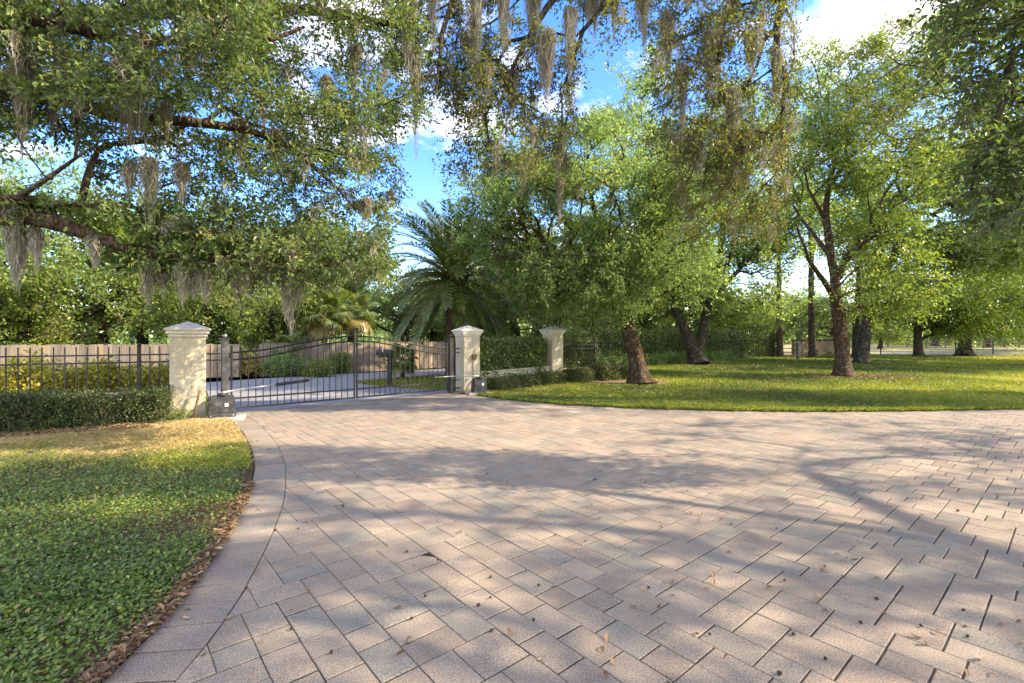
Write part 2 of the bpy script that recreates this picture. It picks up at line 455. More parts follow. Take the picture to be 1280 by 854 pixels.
def leaf_geo(pos, axis, nrm, L, W, hexa):
    """pos base points, axis unit direction, nrm approx normal"""
    n = len(pos)
    L = np.broadcast_to(L, (n,))[:, None]
    W = np.broadcast_to(W, (n,))[:, None]
    side = norm(np.cross(axis, nrm))
    up = norm(np.cross(side, axis))
    if hexa:
        b = pos
        tip = pos + axis * L - up * L * 0.08
        m1 = pos + axis * L * 0.32
        m2 = pos + axis * L * 0.72
        f = 0.22
        v = np.stack([b, tip, m1 + side * W * .45 + up * W * f, m2 + side * W * .42 + up * W * f * .6,
                      m1 - side * W * .45 + up * W * f, m2 - side * W * .42 + up * W * f * .6], axis=1).reshape(-1, 3)
        i = np.arange(n)[:, None] * 6
        q = np.concatenate([i + np.array([[0, 2, 3, 1]]), i + np.array([[0, 1, 5, 4]])], axis=1).reshape(-1, 4)
        return v, q, 2
    v = np.stack([pos, pos + axis * L * .5 + side * W * .5, pos + axis * L, pos + axis * L * .5 - side * W * .5], axis=1).reshape(-1, 3)
    i = np.arange(n)[:, None] * 4
    return v, i + np.array([[0, 1, 2, 3]]), 1

def rand_dirs(rng, n):
    return norm(rng.normal(size=(n, 3)))

def foliage(C, rng, twigs=5, per=9, tl=0.35, L=0.07, W=0.032, hexa=False, tone=0.45, spread=0.13, out_from=None, droop=0.15, flat=0.7, twig_r=0.0, ctone=0.13):
    """leafy twigs around every cluster centre C; returns leaf geometry and twig geometry"""
    m = len(C)
    D = rand_dirs(rng, m * twigs)
    if out_from is not None:
        o = norm(np.repeat(C - out_from, twigs, axis=0))
        D = norm(D + 0.55 * o)
    D[:, 2] = D[:, 2] * flat - droop * 0.5
    D = norm(D)
    base = np.repeat(C, twigs, axis=0) + rng.normal(size=(m * twigs, 3)) * tl * 0.18
    TL = tl * rng.uniform(0.6, 1.25, m * twigs)
    tt = np.linspace(0.12, 1.0, per)[None, :] + rng.uniform(-.06, .06, (m * twigs, per))
    pos = base[:, None, :] + D[:, None, :] * (TL[:, None] * tt)[:, :, None]
    pos[:, :, 2] -= droop * TL[:, None] * tt ** 2 * 0.6
    pos = pos.reshape(-1, 3) + rng.normal(size=(m * twigs * per, 3)) * L * 0.35
    ax = norm(np.repeat(D, per, axis=0) * 0.8 + rng.normal(size=(len(pos), 3)) * 0.75 + np.array([0, 0, -0.25]))
    nr = norm(rng.normal(size=(len(pos), 3)) * 0.75 + np.array([0, 0, 0.75]))
    s = rng.uniform(0.65, 1.25, len(pos))
    v, q, k = leaf_geo(pos, ax, nr, L * s, W * s, hexa)
    ct = rng.normal(0, ctone, m)
    tn = np.clip(tone + np.repeat(ct, twigs * per) + rng.normal(0, spread, len(pos)), 0.0, 1.0)
    tn = np.repeat(tn, k)
    tv = tq = None
    if twig_r > 0:
        e = base + D * TL[:, None]
        e[:, 2] -= droop * TL * 0.5
        side = norm(np.cross(D, np.array([0.2, 0.3, 1.0])))
        up = np.cross(side, D)
        r = twig_r
        tv = np.stack([base + side * r, base - side * r * .5 + up * r * .87, base - side * r * .5 - up * r * .87, e], axis=1).reshape(-1, 3)
        i = np.arange(len(base))[:, None] * 4
        tq = np.concatenate([i + np.array([[0, 1, 3]]), i + np.array([[1, 2, 3]]), i + np.array([[2, 0, 3]])], axis=1).reshape(-1, 3)
    return v, q, tn, tv, tq

def ell(rng, c, r, n, shell=0.35):
    """points in an ellipsoid, denser near its surface"""
    d = rand_dirs(rng, n)
    u = rng.uniform(shell ** 3, 1, n) ** (1 / 3)
    return np.asarray(c) + d * u[:, None] * np.asarray(r)

def imgbox(rng, px0, px1, py0, py1, d0, d1, n):
    px = rng.uniform(px0, px1, n); py = rng.uniform(py0, py1, n); d = rng.uniform(d0, d1, n)
    return np.stack([(px - 640) / FPX * d, d, CAMH - (py - YH) / FPX * d], axis=1)

def clump(rng, C, keep=0.6, scale=1.2):
    """thins a point set with a smooth random field so the crown keeps gaps"""
    ph = rng.uniform(0, 6.28, (6, 1))
    k = rng.normal(size=(6, 3)) * (2.2 / scale)
    f = np.cos(k @ C.T + ph).sum(axis=0)
    th = np.quantile(f, 1 - keep)
    return C[f > th]

def clumpy(rng, C, k, sig):
    """gathers points into k leafy clumps with gaps between them"""
    cen = C[rng.choice(len(C), k, replace=False)]
    j = rng.integers(0, k, len(C))
    sz = rng.uniform(.6, 1.35, k)[j][:, None]
    return cen[j] + rng.normal(size=(len(C), 3)) * np.array([1.15, 1.15, .62]) * sig * sz

def field2(rng, xy, sc):
    k = rng.normal(size=(7, 2)) * sc; ph = rng.uniform(0, 6.28, (7, 1))
    return np.cos(k @ xy.T + ph).sum(0) / 3.0

# ------------------------------------------------------------------ branch skeleton
def resample(pts, step):
    pts = np.asarray(pts, float)
    out = []
    for a, b in zip(pts[:-1], pts[1:]):
        n = max(1, int(np.linalg.norm(b[:3] - a[:3]) / step))
        for i in range(n):
            out.append(a + (b - a) * i / n)
    out.append(pts[-1])
    out = np.array(out)
    if len(out) > 4:                      # light smoothing of the corners
        for _ in range(2):
            out[1:-1] = 0.25 * out[:-2] + 0.5 * out[1:-1] + 0.25 * out[2:]
    return out

def skeleton(guides, C, rng, r0=0.008, alpha=0.3, seg=0.5, wob=0.07, power=0.48, sag=0.1):
    """guides: polylines (x,y,z,r), the first is the trunk. Returns list of (path, radii)."""
    pos, par, rad, plen = [], [], [], []
    chains = []
    for gi, g in enumerate(guides):
        gg = resample(g, seg)
        gg[1:-1, :3] += rng.normal(size=(len(gg) - 2, 3)) * 0.02
        idx = []
        for k, p in enumerate(gg):
            if k == 0 and gi > 0:
                a = int(np.argmin(np.linalg.norm(np.array(pos) - p[:3], axis=1)))
                idx.append(a)
                pos.append(p[:3]); par.append(a); rad.append(p[3]); plen.append(plen[a]); idx = [len(pos) - 1]
                continue
            pr = idx[-1] if idx else -1
            pos.append(p[:3]); par.append(pr); rad.append(p[3])
            plen.append((plen[pr] + np.linalg.norm(p[:3] - pos[pr])) if pr >= 0 else 0.0)
            idx.append(len(pos) - 1)
        chains.append((idx, True))
    nfix = len(pos)
    A = np.zeros((nfix + len(C) * 14 + 10, 3)); PL = np.zeros(len(A))
    A[:nfix] = np.array(pos); PL[:nfix] = plen
    par = list(par); n = nfix
    lowz = A[0, 2] + 0.25 * (np.median(C[:, 2]) - A[0, 2])
    PEN = np.zeros(len(A)); PEN[:nfix] = np.where(A[:nfix, 2] < lowz, 50.0, 0.0)
    dist0 = np.min(np.linalg.norm(C[:, None, :] - A[None, :nfix:2, :], axis=2), axis=1)
    for ci in np.argsort(dist0):
        c = C[ci]
        dd = np.linalg.norm(A[:n] - c, axis=1)
        a = int(np.argmin(dd + alpha * PL[:n] + PEN[:n]))
        D = dd[a]
        k = min(12, max(2, int(D / seg) + 1))
        p0 = A[a]
        pa = par[a]
        tdir = norm(p0 - A[pa]) if pa >= 0 else np.array([0, 0, 1.0])
        m = p0 + (c - p0) * 0.45 + tdir * D * 0.14 + np.array([0, 0, sag * D]) + rng.normal(size=3) * wob * D
        ids = [a]
        for j in range(1, k + 1):
            s = j / k
            q = (1 - s) ** 2 * p0 + 2 * s * (1 - s) * m + s * s * c
            if j < k: q = q + rng.normal(size=3) * wob * 0.35 * D / k
            A[n] = q; par.append(ids[-1]); PL[n] = PL[ids[-1]] + np.linalg.norm(q - A[ids[-1]])
            ids.append(n); n += 1
        chains.append((ids, False))
    cnt = np.zeros(n)
    for ids, fx in chains[len(guides):]:
        cnt[ids[-1]] += 1
    for i in range(n - 1, 0, -1):
        if par[i] >= 0: cnt[par[i]] += cnt[i]
    rr = r0 * np.maximum(cnt, 1) ** power
    rr[:nfix] = rad
    for i in range(nfix, n):
        rr[i] = min(rr[i], 0.85 * rr[par[i]] if par[i] < nfix else rr[par[i]])
    out = []
    for ids, fx in chains:
        path = A[ids]
        r = rr[ids].copy()
        if not fx and len(r) > 1:
            r[0] = min(r[0], r[1] * 1.15)
        if not fx: r[-1] *= 0.6
        out.append((path, r))
    return out, A[:n]

def tubes_mesh(chains, big=10, small=5, thr=0.05):
    Vs, Fs, b = [], [], 0
    for path, r in chains:
        if len(path) < 2: continue
        V, Fq = tube_np(path, r, big if r.max() > thr else (small if r.max() > 0.015 else 3))
        Vs.append(V); Fs.append(Fq + b); b += len(V)
    return np.concatenate(Vs), np.concatenate(Fs)

def trunk_mesh(path, rad, rng, sides=20, flare=0.55, fh=0.55):
    """trunk with root flare and buttress lobes"""
    p = resample(np.column_stack([path, rad]), 0.12)
    V, Fq = tube_np(p[:, :3], p[:, 3], sides)
    V = V.reshape(len(p), sides, 3)
    h = p[:, 2] - p[0, 2]
    a = np.arange(sides) * 2 * math.pi / sides
    ph = rng.uniform(0, 6.28, 3)
    lob = 0.5 + 0.5 * np.cos(5 * a + ph[0]) * 0.8 + 0.25 * np.cos(3 * a + ph[1])
    f = flare * np.exp(-h / (fh * 0.4))[:, None] * (0.45 + lob[None, :] * 0.75)
    rough = 0.05 * np.cos(7 * a[None, :] + ph[2] + 1.5 * h[:, None]) + 0.03 * np.cos(4 * a[None, :] - 3 * h[:, None])
    c = p[:, None, :3]
    dv = V - c
    V = c + dv * (1 + f + rough)[:, :, None]
    return V.reshape(-1, 3), Fq

def tree(name, label, cat, trunk, guides, C, mat_leaf, mat_bark, rng, group=None, fol=None, sk=None, hexa=False, flare=0.55, sub=0.0, sides=20):
    """a tree thing: trunk, branches, crown"""
    base = np.array(trunk[0][:3], float)
    root = empty(name, base)
    tag(root, label, cat, group)
    tr = np.array(trunk, float)
    chains, nodes = skeleton([tr] + [np.array(g, float) for g in guides], C, rng, **(sk or {}))
    e = norm(tr[-1, :3] - tr[-2, :3]); q_ = tr[-1, 3]
    dome = np.array([[*(tr[-1, :3] + e * q_ * a_), q_ * b_] for a_, b_ in ((.45, .85), (.85, .5), (1.05, .06))])
    td = np.concatenate([tr, dome])
    V, Fq = trunk_mesh(td[:, :3], td[:, 3], rng, sides=sides, flare=flare)
    part('trunk', V - base, Fq, mat_bark, root, smooth=True)
    V, Fq = tubes_mesh(chains[1:])
    part('branches', V - base, Fq, mat_bark, root, smooth=True)
    v, q, tn, tv, tq = foliage(C, rng, hexa=hexa, out_from=tr[-1][:3], **(fol or {}))
    part('crown', v - base, q, mat_leaf, root, tone=tn)
    if tv is not None:
        part('twigs', tv - base, tq, M['twig'], root)
    return root, nodes

# ================================================================== SETTING
def poly_sheet(name, pts, z, mat, skirt=0.0, grid=None):
    bm = bmesh.new()
    vs = [bm.verts.new((x, y, z)) for x, y in pts]
    f = bm.faces.new(vs)
    if f.normal.z < 0: f.normal_flip()
    if skirt > 0:
        lo = [bm.verts.new((x, y, z - skirt)) for x, y in pts]
        n = len(vs)
        for i in range(n):
            j = (i + 1) % n
            bm.faces.new((vs[i], vs[j], lo[j], lo[i]))
    bmesh.ops.triangulate(bm, faces=bm.faces[:])
    me = bpy.data.meshes.new(name)
    bm.to_mesh(me); bm.free()
    o = link(name, me, None, mat)
    return tag(o, kind='structure')

# --- lawn edges on the ground
EL = [(-11.0, 8.6), (-8.0, 8.95), (-6.1, 9.25)] + [G(px, py) for px, py in ((287, 523), (303, 540), (314, 560), (318, 585), (309, 622), (298, 645), (270, 690), (240, 730), (210, 770), (170, 812), (130, 850))] + [(-1.86, 1.2), (-1.9, -1.0), (-2.0, -6.0), (-2.2, -14.0)]
EL = EL[2:]
def smooth_poly(pts, step, it=3):
    p = resample(np.array([(x, y, 0) for x, y in pts]), step)
    for _ in range(it):
        p[1:-1] = 0.25 * p[:-2] + 0.5 * p[1:-1] + 0.25 * p[2:]
    return p[:, :2]
ELs = smooth_poly(EL, 0.12)
ER = [G(px, py) for px, py in ((592, 492.5), (612, 497), (640, 500.5), (700, 506), (800, 510.8), (900, 513.5), (1000, 515), (1140, 514), (1280, 511.5))] + [(16, 10.7), (26, 10.9), (60, 11.0)]
ERs = smooth_poly(ER, 0.15)
def xl(y):
    o = np.argsort(ELs[:, 1])
    return np.interp(y, ELs[o, 1], ELs[o, 0])
def yr(x):
    o = np.argsort(ERs[:, 0])
    return np.interp(x, ERs[o, 0], ERs[o, 1], left=99)

# one ground sheet reaching the horizon
b = MB(); S = 700
b.add([(-S, -S, -.09), (S, -S, -.09), (S, S, -.09), (-S, S, -.09)], [(0, 1, 2, 3)])
tag(b.build('ground', M['ground']), kind='structure')
# sand bed of the driveway
poly_sheet('driveway_bed', [(-6.0, 9.55), (-1.0, 13.95), (0, 12.9), (4, 11.6), (20, 11.4), (20, -14), (-2.6, -14), (-2.4, 1), (-2.8, 4), (-3.6, 6), (-4.4, 7.6)], -0.0045, M['joint'])

# --- pavers
GU = np.array([math.cos(R(40)), math.sin(R(40))]); GV = np.array([-GU[1], GU[0]])
GATE_A, GATE_B = np.array([-5.86, 9.80]), np.array([-1.73, 13.50])
gdir = (GATE_B - GATE_A) / np.linalg.norm(GATE_B - GATE_A)
gnrm = np.array([-gdir[1], gdir[0]])
off = lambda line, d: [tuple(p) for p in line + d * np.stack([-np.gradient(line[:, 1]), np.gradient(line[:, 0])], 1) / np.linalg.norm(np.gradient(line, axis=0), axis=1)[:, None]]
BW_L, BW_R = .33, .30
IL = np.array(off(ELs, .012 + BW_L + .006)); IR = np.array(off(ERs, -BW_R - .006))
def clip_side(poly, line):
    """cuts a paver along the border next to it"""
    if len(poly) < 3: return poly
    c = poly.mean(0)
    k = int(np.argmin(((line - c) ** 2).sum(1)))
    if ((line[k] - c) ** 2).sum() > .16: return poly
    k = min(max(k, 1), len(line) - 2)
    t = line[k + 1] - line[k - 1]; t = t / np.linalg.norm(t)
    nr = np.array([-t[1], t[0]]) if line is IL else np.array([t[1], -t[0]])
    d = (poly - line[k]) @ nr
    out = []
    for a in range(len(poly)):
        b = (a + 1) % len(poly)
        if d[a] >= 0: out.append(poly[a])
        if (d[a] >= 0) != (d[b] >= 0): out.append(poly[a] + (poly[b] - poly[a]) * d[a] / (d[a] - d[b]))
    return np.array(out)
def area(p):
    x, y = p[:, 0], p[:, 1]
    return .5 * abs(np.dot(x, np.roll(y, 1)) - np.dot(y, np.roll(x, 1)))
def pavers():
    m = 0.095
    ncol, nrow = 346, 346
    org = np.array([3.0, 2.5]) - GU * m * ncol / 2 - GV * m * nrow / 2
    until = np.zeros(ncol, int)
    V, Fc, T = [], [], []
    rg = random.Random(5)
    for r in range(nrow):
        c = 0
        while c < ncol:
            if until[c] > r: c += 1; continue
            e = c
            while e < ncol and until[e] <= r and e - c < 8: e += 1
            run = e - c
            ok = [w for w in (2, 3, 2, 3) if w <= run and run - w != 1] or [run]
            w = rg.choice(ok)
            h = 3 if w == 2 and rg.random() < .62 else (2 if rg.random() < .62 else 3)
            until[c:c + w] = r + h
            ctr = org + GU * m * (c + w / 2) + GV * m * (r + h / 2)
            x, y = ctr
            c += w
            if y > 14 or y < -8 or x > 15.5: continue
            if np.dot(ctr - GATE_A, gnrm) > 0.10: continue
            if x < xl(y) + 0.05 or y > yr(x) - 0.05: continue
            hw, hh = m * w / 2 - .0026, m * h / 2 - .0045
            hw += rg.uniform(-.0012, .0012); hh += rg.uniform(-.0012, .0012)
            z = rg.gauss(0, .0012); tx, ty = rg.gauss(0, .004), rg.gauss(0, .004)
            poly = np.array([ctr + GU * sx * hw + GV * sy * hh for sx, sy in ((-1, -1), (1, -1), (1, 1), (-1, 1))])
            poly = clip_side(clip_side(poly, IL), IR)
            if len(poly) < 3 or area(poly) < .0007: continue
            c2 = poly.mean(0); k_ = len(poly); bse = len(V)
            for (ins, dz) in ((0, -.05), (0, -.003), (.0032, 0)):
                for p in poly:
                    dv = c2 - p; q = p + dv / (np.linalg.norm(dv) + 1e-9) * ins * 1.4
                    r_ = q - ctr
                    V.append((q[0], q[1], z + dz + tx * float(r_ @ GU) + ty * float(r_ @ GV)))
            for kk in range(2):
                for i in range(k_):
                    j = (i + 1) % k_
                    Fc.append((bse + kk * k_ + i, bse + kk * k_ + j, bse + kk * k_ + k_ + j, bse + kk * k_ + k_ + i))
            Fc.append(tuple(bse + 2 * k_ + i for i in range(k_)))
            T += [rg.random()] * (2 * k_ + 1)
    me = bpy.data.meshes.new('driveway'); me.from_pydata(V, [], Fc); me.update()
    me.attributes.new('tone', 'FLOAT', 'FACE').data.foreach_set('value', np.array(T, dtype=np.float32))
    o = link('driveway', me, None, M['paver'])
    tag(o, kind='structure')
pavers()

def border(name, line, side, width, step, z=0.001):
    """soldier course of stones along a lawn edge; side=+1 to the right of travel"""
    pts = resample(np.array([(x, y, 0) for x, y in line]), 0.02)[:, :2]
    s = np.concatenate([[0], np.cumsum(np.linalg.norm(np.diff(pts, axis=0), axis=1))])
    n = int(s[-1] / step)
    ss = np.linspace(0, s[-1], n + 1)
    at_ = lambda q: np.stack([np.interp(q, s, pts[:, 0]), np.interp(q, s, pts[:, 1])], 1)
    c, ca_, cb_ = at_(ss), at_(ss + .0055), at_(ss - .0055)
    t = np.gradient(c, axis=0); t /= np.linalg.norm(t, axis=1)[:, None]
    nr = np.stack([t[:, 1], -t[:, 0]], 1) * side
    V, Fc, T = [], [], []
    rg = random.Random(3)
    for i in range(n):
        a0, a1 = ca_[i], cb_[i + 1]
        b0, b1 = ca_[i] + nr[i] * width, cb_[i + 1] + nr[i + 1] * width
        q = [a0, b0, b1, a1]
        ctr = sum(q) / 4
        zz = z + rg.gauss(0, .001)
        bse = len(V)
        for sh, dz in ((0, -.06), (0, -.003), (.004, 0)):
            for p in q:
                d = ctr - p; l = np.linalg.norm(d)
                pp = p + d / l * sh
                V.append((pp[0], pp[1], zz + dz))
        for k in range(2):
            for a in range(4):
                bb = (a + 1) % 4
                Fc.append((bse + k * 4 + a, bse + k * 4 + bb, bse + k * 4 + 4 + bb, bse + k * 4 + 4 + a))
        Fc.append((bse + 8, bse + 9, bse + 10, bse + 11))
        T += [rg.choice((rg.random() * .3, rg.random()))] * 9
    V = np.array(V)
    o = part(name, V, Fc, M['paver'], None, T)
    # consistent outward faces
    bm = bmesh.new(); bm.from_mesh(o.data); bmesh.ops.recalc_face_normals(bm, faces=bm.faces); bm.to_mesh(o.data); bm.free()
    return tag(o, kind='structure')
border('driveway_border', np.array(off(ELs, .012)), -1, BW_L, 0.215)
border('driveway_border', ERs, 1, BW_R, 0.215)
# thin concrete edge restraint along the left border
def strip(name, line, w, z0, z1, mat):
    l = np.array(line); g = np.gradient(l, axis=0); nr = np.stack([-g[:, 1], g[:, 0]], 1); nr /= np.linalg.norm(nr, axis=1)[:, None]
    a, bq = l - nr * w / 2, l + nr * w / 2
    n = len(l)
    V = np.concatenate([np.column_stack([a, np.full(n, z1)]), np.column_stack([bq, np.full(n, z1)]), np.column_stack([a, np.full(n, z0)]), np.column_stack([bq, np.full(n, z0)])])
    i = np.arange(n - 1)[:, None]
    Fc = np.concatenate([i + np.array([[0, 1, n + 1, n]]), i + np.array([[2 * n, 0, n, 3 * n]]) * 0 + np.concatenate([i * 0 + 2 * n, i * 0 + 2 * n + 1, i * 0 + 1, i * 0], 1), np.concatenate([i + n, i + n + 1, i + 3 * n + 1, i + 3 * n], 1)])
    return tag(part(name, V, Fc, mat), kind='structure')

# --- lawns
LL = [tuple(p) for p in ELs]
poly_sheet('lawn', LL + [(-60, -14), (-60, 4.0), (-11.5, 6.6), (-9.5, 7.65), (-6.9, 9.0)], 0.014, M['soil'], skirt=.08)
far_y = 40.0
poly_sheet('lawn', [tuple(p) for p in ERs] + [(90, 11), (90, far_y), (22, far_y), (-.2, 20), (-.6, 14.8)], 0.02, M['lawn'], skirt=.08)
poly_sheet('field', [(12, far_y + .02), (140, far_y + .02), (190, 92), (20, 92)], 0.012, M['field'])
# dry turf lies over the upper half of the left lawn
dry = [p for p in LL if p[1] > 6.45]
poly_sheet('dry_turf', [(x - .10, y - .02) for x, y in dry] + [(-5, 6.35), (-9, 6.5), (-13, 5.2), (-13, 5.6), (-9.3, 7.5), (-6.9, 8.85)], 0.022, M['dry_lawn'])
# mulch under hedges and round trunks
def blob(name, c, rx, ry, z, mat, n=36, seed=0):
    rg = random.Random(seed)
    pts = []
    ph = [rg.uniform(0, 6.28) for _ in range(3)]
    for i in range(n):
        a = 2 * math.pi * i / n
        k = 1 + .13 * math.sin(2 * a + ph[0]) + .09 * math.sin(5 * a + ph[1]) + .05 * math.sin(9 * a + ph[2])
        pts.append((c[0] + rx * k * math.cos(a), c[1] + ry * k * math.sin(a)))
    return poly_sheet(name, pts, z, mat)
poly_sheet('mulch_bed', [(-6.55, 8.62), (-8.4, 7.15), (-11.5, 5.6), (-11.5, 6.5), (-8.9, 7.9), (-6.7, 9.05), (-6.0, 9.0), (-5.9, 8.85)], 0.030, M['mulch'])
poly_sheet('mulch_bed', [(-.55, 13.15), (.3, 13.35), (1.3, 14.2), (2.3, 15.4), (3.4, 17.2), (4.6, 18.8), (2.0, 18.0), (-.8, 14.6)], 0.028, M['mulch'])
blob('mulch_bed', (13.4, 18.4), 2.1, .85, 0.028, M['mulch'], seed=1)
blob('mulch_bed', (4.0, 16.3), 1.5, 1.0, 0.029, M['mulch'], seed=2)
blob('mulch_bed', (20.0, 36.0), 3.6, 1.6, 0.028, M['mulch'], seed=3)
blob('mulch_bed', (33.0, 37.0), 6.5, 1.8, 0.028, M['mulch'], seed=4)
blob('mulch_bed', (10.3, 26.2), 2.2, 1.0, 0.028, M['mulch'], seed=6)

# --- road beyond the gate with its apron and grass island
road = [(-40, 13.2), (-22, 13.6), (-9.1, 14.3), G(262, 497), (-6.05, 9.95), (-1.62, 13.9), (-1.9, 14.5), G(500, 484), G(455, 479.5), G(440, 476.5), G(470, 473.2), G(560, 468), (0.0, 22.5), (6.0, 28.5), (24, 48), (20, 51), (3.5, 33.0), G(560, 460), G(440, 466), G(330, 472), G(258, 477), (-22, 16.6), (-40, 16.6)]
poly_sheet('road', road, -0.03, M['asphalt'])
poly_sheet('verge', [(-60, 12.0), (-12, 8.4), (-6.2, 10.0), G(262, 497), (-9.1, 14.25), (-22, 13.55), (-60, 13.1)], -0.045, M['lawn'])
poly_sheet('verge', [(-1.3, 14.1), (-1.9, 14.55), G(500, 484), G(455, 479.5), G(440, 476.5), G(470, 473.2), G(560, 468), (0.0, 22.5), (6.0, 28.5), (12, 33), (6, 24), (1.2, 18.3)], -0.026, M['lawn'])

# ================================================================== WALLS, PILLARS, IRONWORK
def pillar(c, w, h, rz, label):
    root = empty('gate_pillar', (c[0], c[1], 0), rz)
    tag(root, label, 'pillar', 'stucco gate pillars')
    ch = 0.30
    MB().box((0, 0, (h - ch) / 2), (w, w, h - ch), bev=.012).build('shaft', M['stucco'], root)
    cap = MB()
    z = h - ch
    for dw, dh in ((.05, .055), (.11, .075)):
        cap.box((0, 0, z + dh / 2), (w + dw, w + dw, dh - .001), bev=.012); z += dh
    hw = (w + .17) / 2
    for (a, za, bq, zb) in ((hw, z, hw, z + .03),):
        pass
    e = hw; zt = h
    cap.add([(-e, -e, z), (e, -e, z), (e, e, z), (-e, e, z), (-e, -e, z + .032), (e, -e, z + .032), (e, e, z + .032), (-e, e, z + .032),
             (-.02, -.02, zt), (.02, -.02, zt), (.02, .02, zt), (-.02, .02, zt)],
            [(3, 2, 1, 0), (0, 1, 5, 4), (1, 2, 6, 5), (2, 3, 7, 6), (3, 0, 4, 7), (4, 5, 9, 8), (5, 6, 10, 9), (6, 7, 11, 10), (7, 4, 8, 11), (8, 9, 10, 11)])
    cap.build('cap', M['cap'], root)
    return root
P1, P2, P3 = np.array([-6.34, 9.40]), np.array([-1.29, 13.92]), np.array([1.44, 17.0])
pillar(P1, .58, 1.88, R(33), 'cream stucco gate pillar beside the clipped hedge, dappled with sunlight')
pillar(P2, .53, 1.90, R(34), 'cream stucco gate pillar with a small rusty box, by the gate')
pillar(P3, .53, 1.95, R(36), 'cream stucco pillar rising behind low shrubs between two leafy hedges')

def seg_wall(name, label, a, bq, h, t, mat, capt=0.0):
    a, bq = np.array(a), np.array(bq)
    d = bq - a; l = np.linalg.norm(d); ang = math.atan2(d[1], d[0])
    root = empty(name, (a[0], a[1], 0), ang)
    tag(root, label, 'wall')
    MB().box((l / 2, 0, h / 2), (l, t, h), bev=.01).build('wall_body', mat, root)
    MB().box((l / 2, 0, h + .025), (l, t + .05, .05), bev=.012).build('coping', M['cap'] if capt else mat, root)
    return root
F0 = np.array([-6.53, 9.28]); fdir = np.array([-.883, -.469])
seg_wall('low_wall', 'low cream stucco wall behind the clipped box hedge under iron pickets', F0 + fdir * .03, F0 + fdir * 6.0, .50, .2, M['stucco'])
wd = (P3 - P2) / np.linalg.norm(P3 - P2)
seg_wall('low_wall', 'low cream stucco wall joining the two right pillars behind small shrubs', P2 + wd * .30, P3 - wd * .30, .50, .22, M['stucco'])
W3a = P3 + np.array([.30, .12]); W3b = P3 + np.array([1.75, .75])
seg_wall('low_wall', 'short cream wall stub running past the last stucco pillar', W3a, W3b, .40, .22, M['stucco'])

def picket(parent, x, z0, z1, mat, s=.017, y=0.0):
    MB().box((x, y, (z0 + z1) / 2), (s, s, z1 - z0)).build('picket', mat, parent)

def iron_fence(a, bq, label, z0, rails, ztop, step, posts=(), group=None, mat='iron', cat='fence', postw=.06):
    a, bq = np.array(a), np.array(bq)
    d = bq - a; l = np.linalg.norm(d); ang = math.atan2(d[1], d[0])
    root = empty('iron_fence', (a[0], a[1], 0), ang)
    tag(root, label, cat, group)
    for z in rails:
        MB().box((l / 2, 0, z), (l, .035, .028)).build('rail', M[mat], root)
    x = step / 2
    while x < l:
        if all(abs(x - p) > .05 for p in posts):
            picket(root, x, z0, ztop, M[mat])
        x += step
    for p in posts:
        MB().box((p, 0, (z0 + ztop) / 2), (postw, postw, ztop - z0), bev=.004).build('post', M[mat], root)
        mb = MB()
        ball(mb, (p, 0, ztop + .035), .036)
        mb.box((p, 0, ztop + .004), (postw + .02, postw + .02, .012))
        mb.build('finial', M[mat], root)
    return root
def ball(mb, c, r, n=10, k=6):
    vs = []; fs = []
    for i in range(k + 1):
        th = math.pi * i / k
        for j in range(n):
            a = 2 * math.pi * j / n
            vs.append((c[0] + r * math.sin(th) * math.cos(a), c[1] + r * math.sin(th) * math.sin(a), c[2] + r * math.cos(th)))
    for i in range(k):
        for j in range(n):
            jn = (j + 1) % n
            fs.append((i * n + j, (i + 1) * n + j, (i + 1) * n + jn, i * n + jn))
    mb.add(vs, fs, True)

iron_fence(F0, F0 + fdir * 6.0, 'black iron picket fence on the low wall behind the clipped hedge', .56, (1.245, 1.105), 1.40, .1525, posts=(.546, 3.2, 5.9))
iron_fence(P2 + wd * .32, P3 - wd * .32, 'black iron pickets buried in the leafy hedge between two pillars', .56, (1.24, 1.10), 1.45, .1525)
iron_fence(W3a, W3b, 'short black iron fence on the wall stub past the last pillar', .46, (1.28, 1.14), 1.46, .1525, posts=(1.45,))
HB0, HB1 = np.array([4.0, 23.3]), np.array([19.6, 35.5])
iron_fence(HB0, HB1, 'long black wire fence in front of the tall dark hedge across the lawn', .05, (1.33, .12), 1.38, .24, posts=tuple(np.arange(.1, 19.8, 2.4)), mat='iron', postw=.05)

# gate posts
def gate_post(c, label, mat):
    root = empty('gate_post', (c[0], c[1], 0), math.atan2(gdir[1], gdir[0]))
    tag(root, label, 'gate post', 'gate posts')
    MB().box((0, 0, .77), (.125, .125, 1.54), bev=.006).build('post', M[mat], root)
    mb = MB(); mb.box((0, 0, 1.549), (.15, .15, .018)); mb.build('plate', M[mat], root)
    mb = MB(); ball(mb, (0, 0, 1.60), .042); mb.build('ball_finial', M['steel' if mat == 'grey_iron' else mat], root)
    for z in (.28, 1.2):
        mb = MB(); mb.tube([(.085, 0, z - .05), (.085, 0, z + .05)], .022, 8); mb.build('hinge', M['iron'], root)
    return root
gate_post(GATE_A, 'weathered grey square gate post with a pale ball, beside the hedge-side pillar', 'grey_iron')
gate_post(GATE_B, 'black square gate post beside the pillar with the rusty box', 'iron')

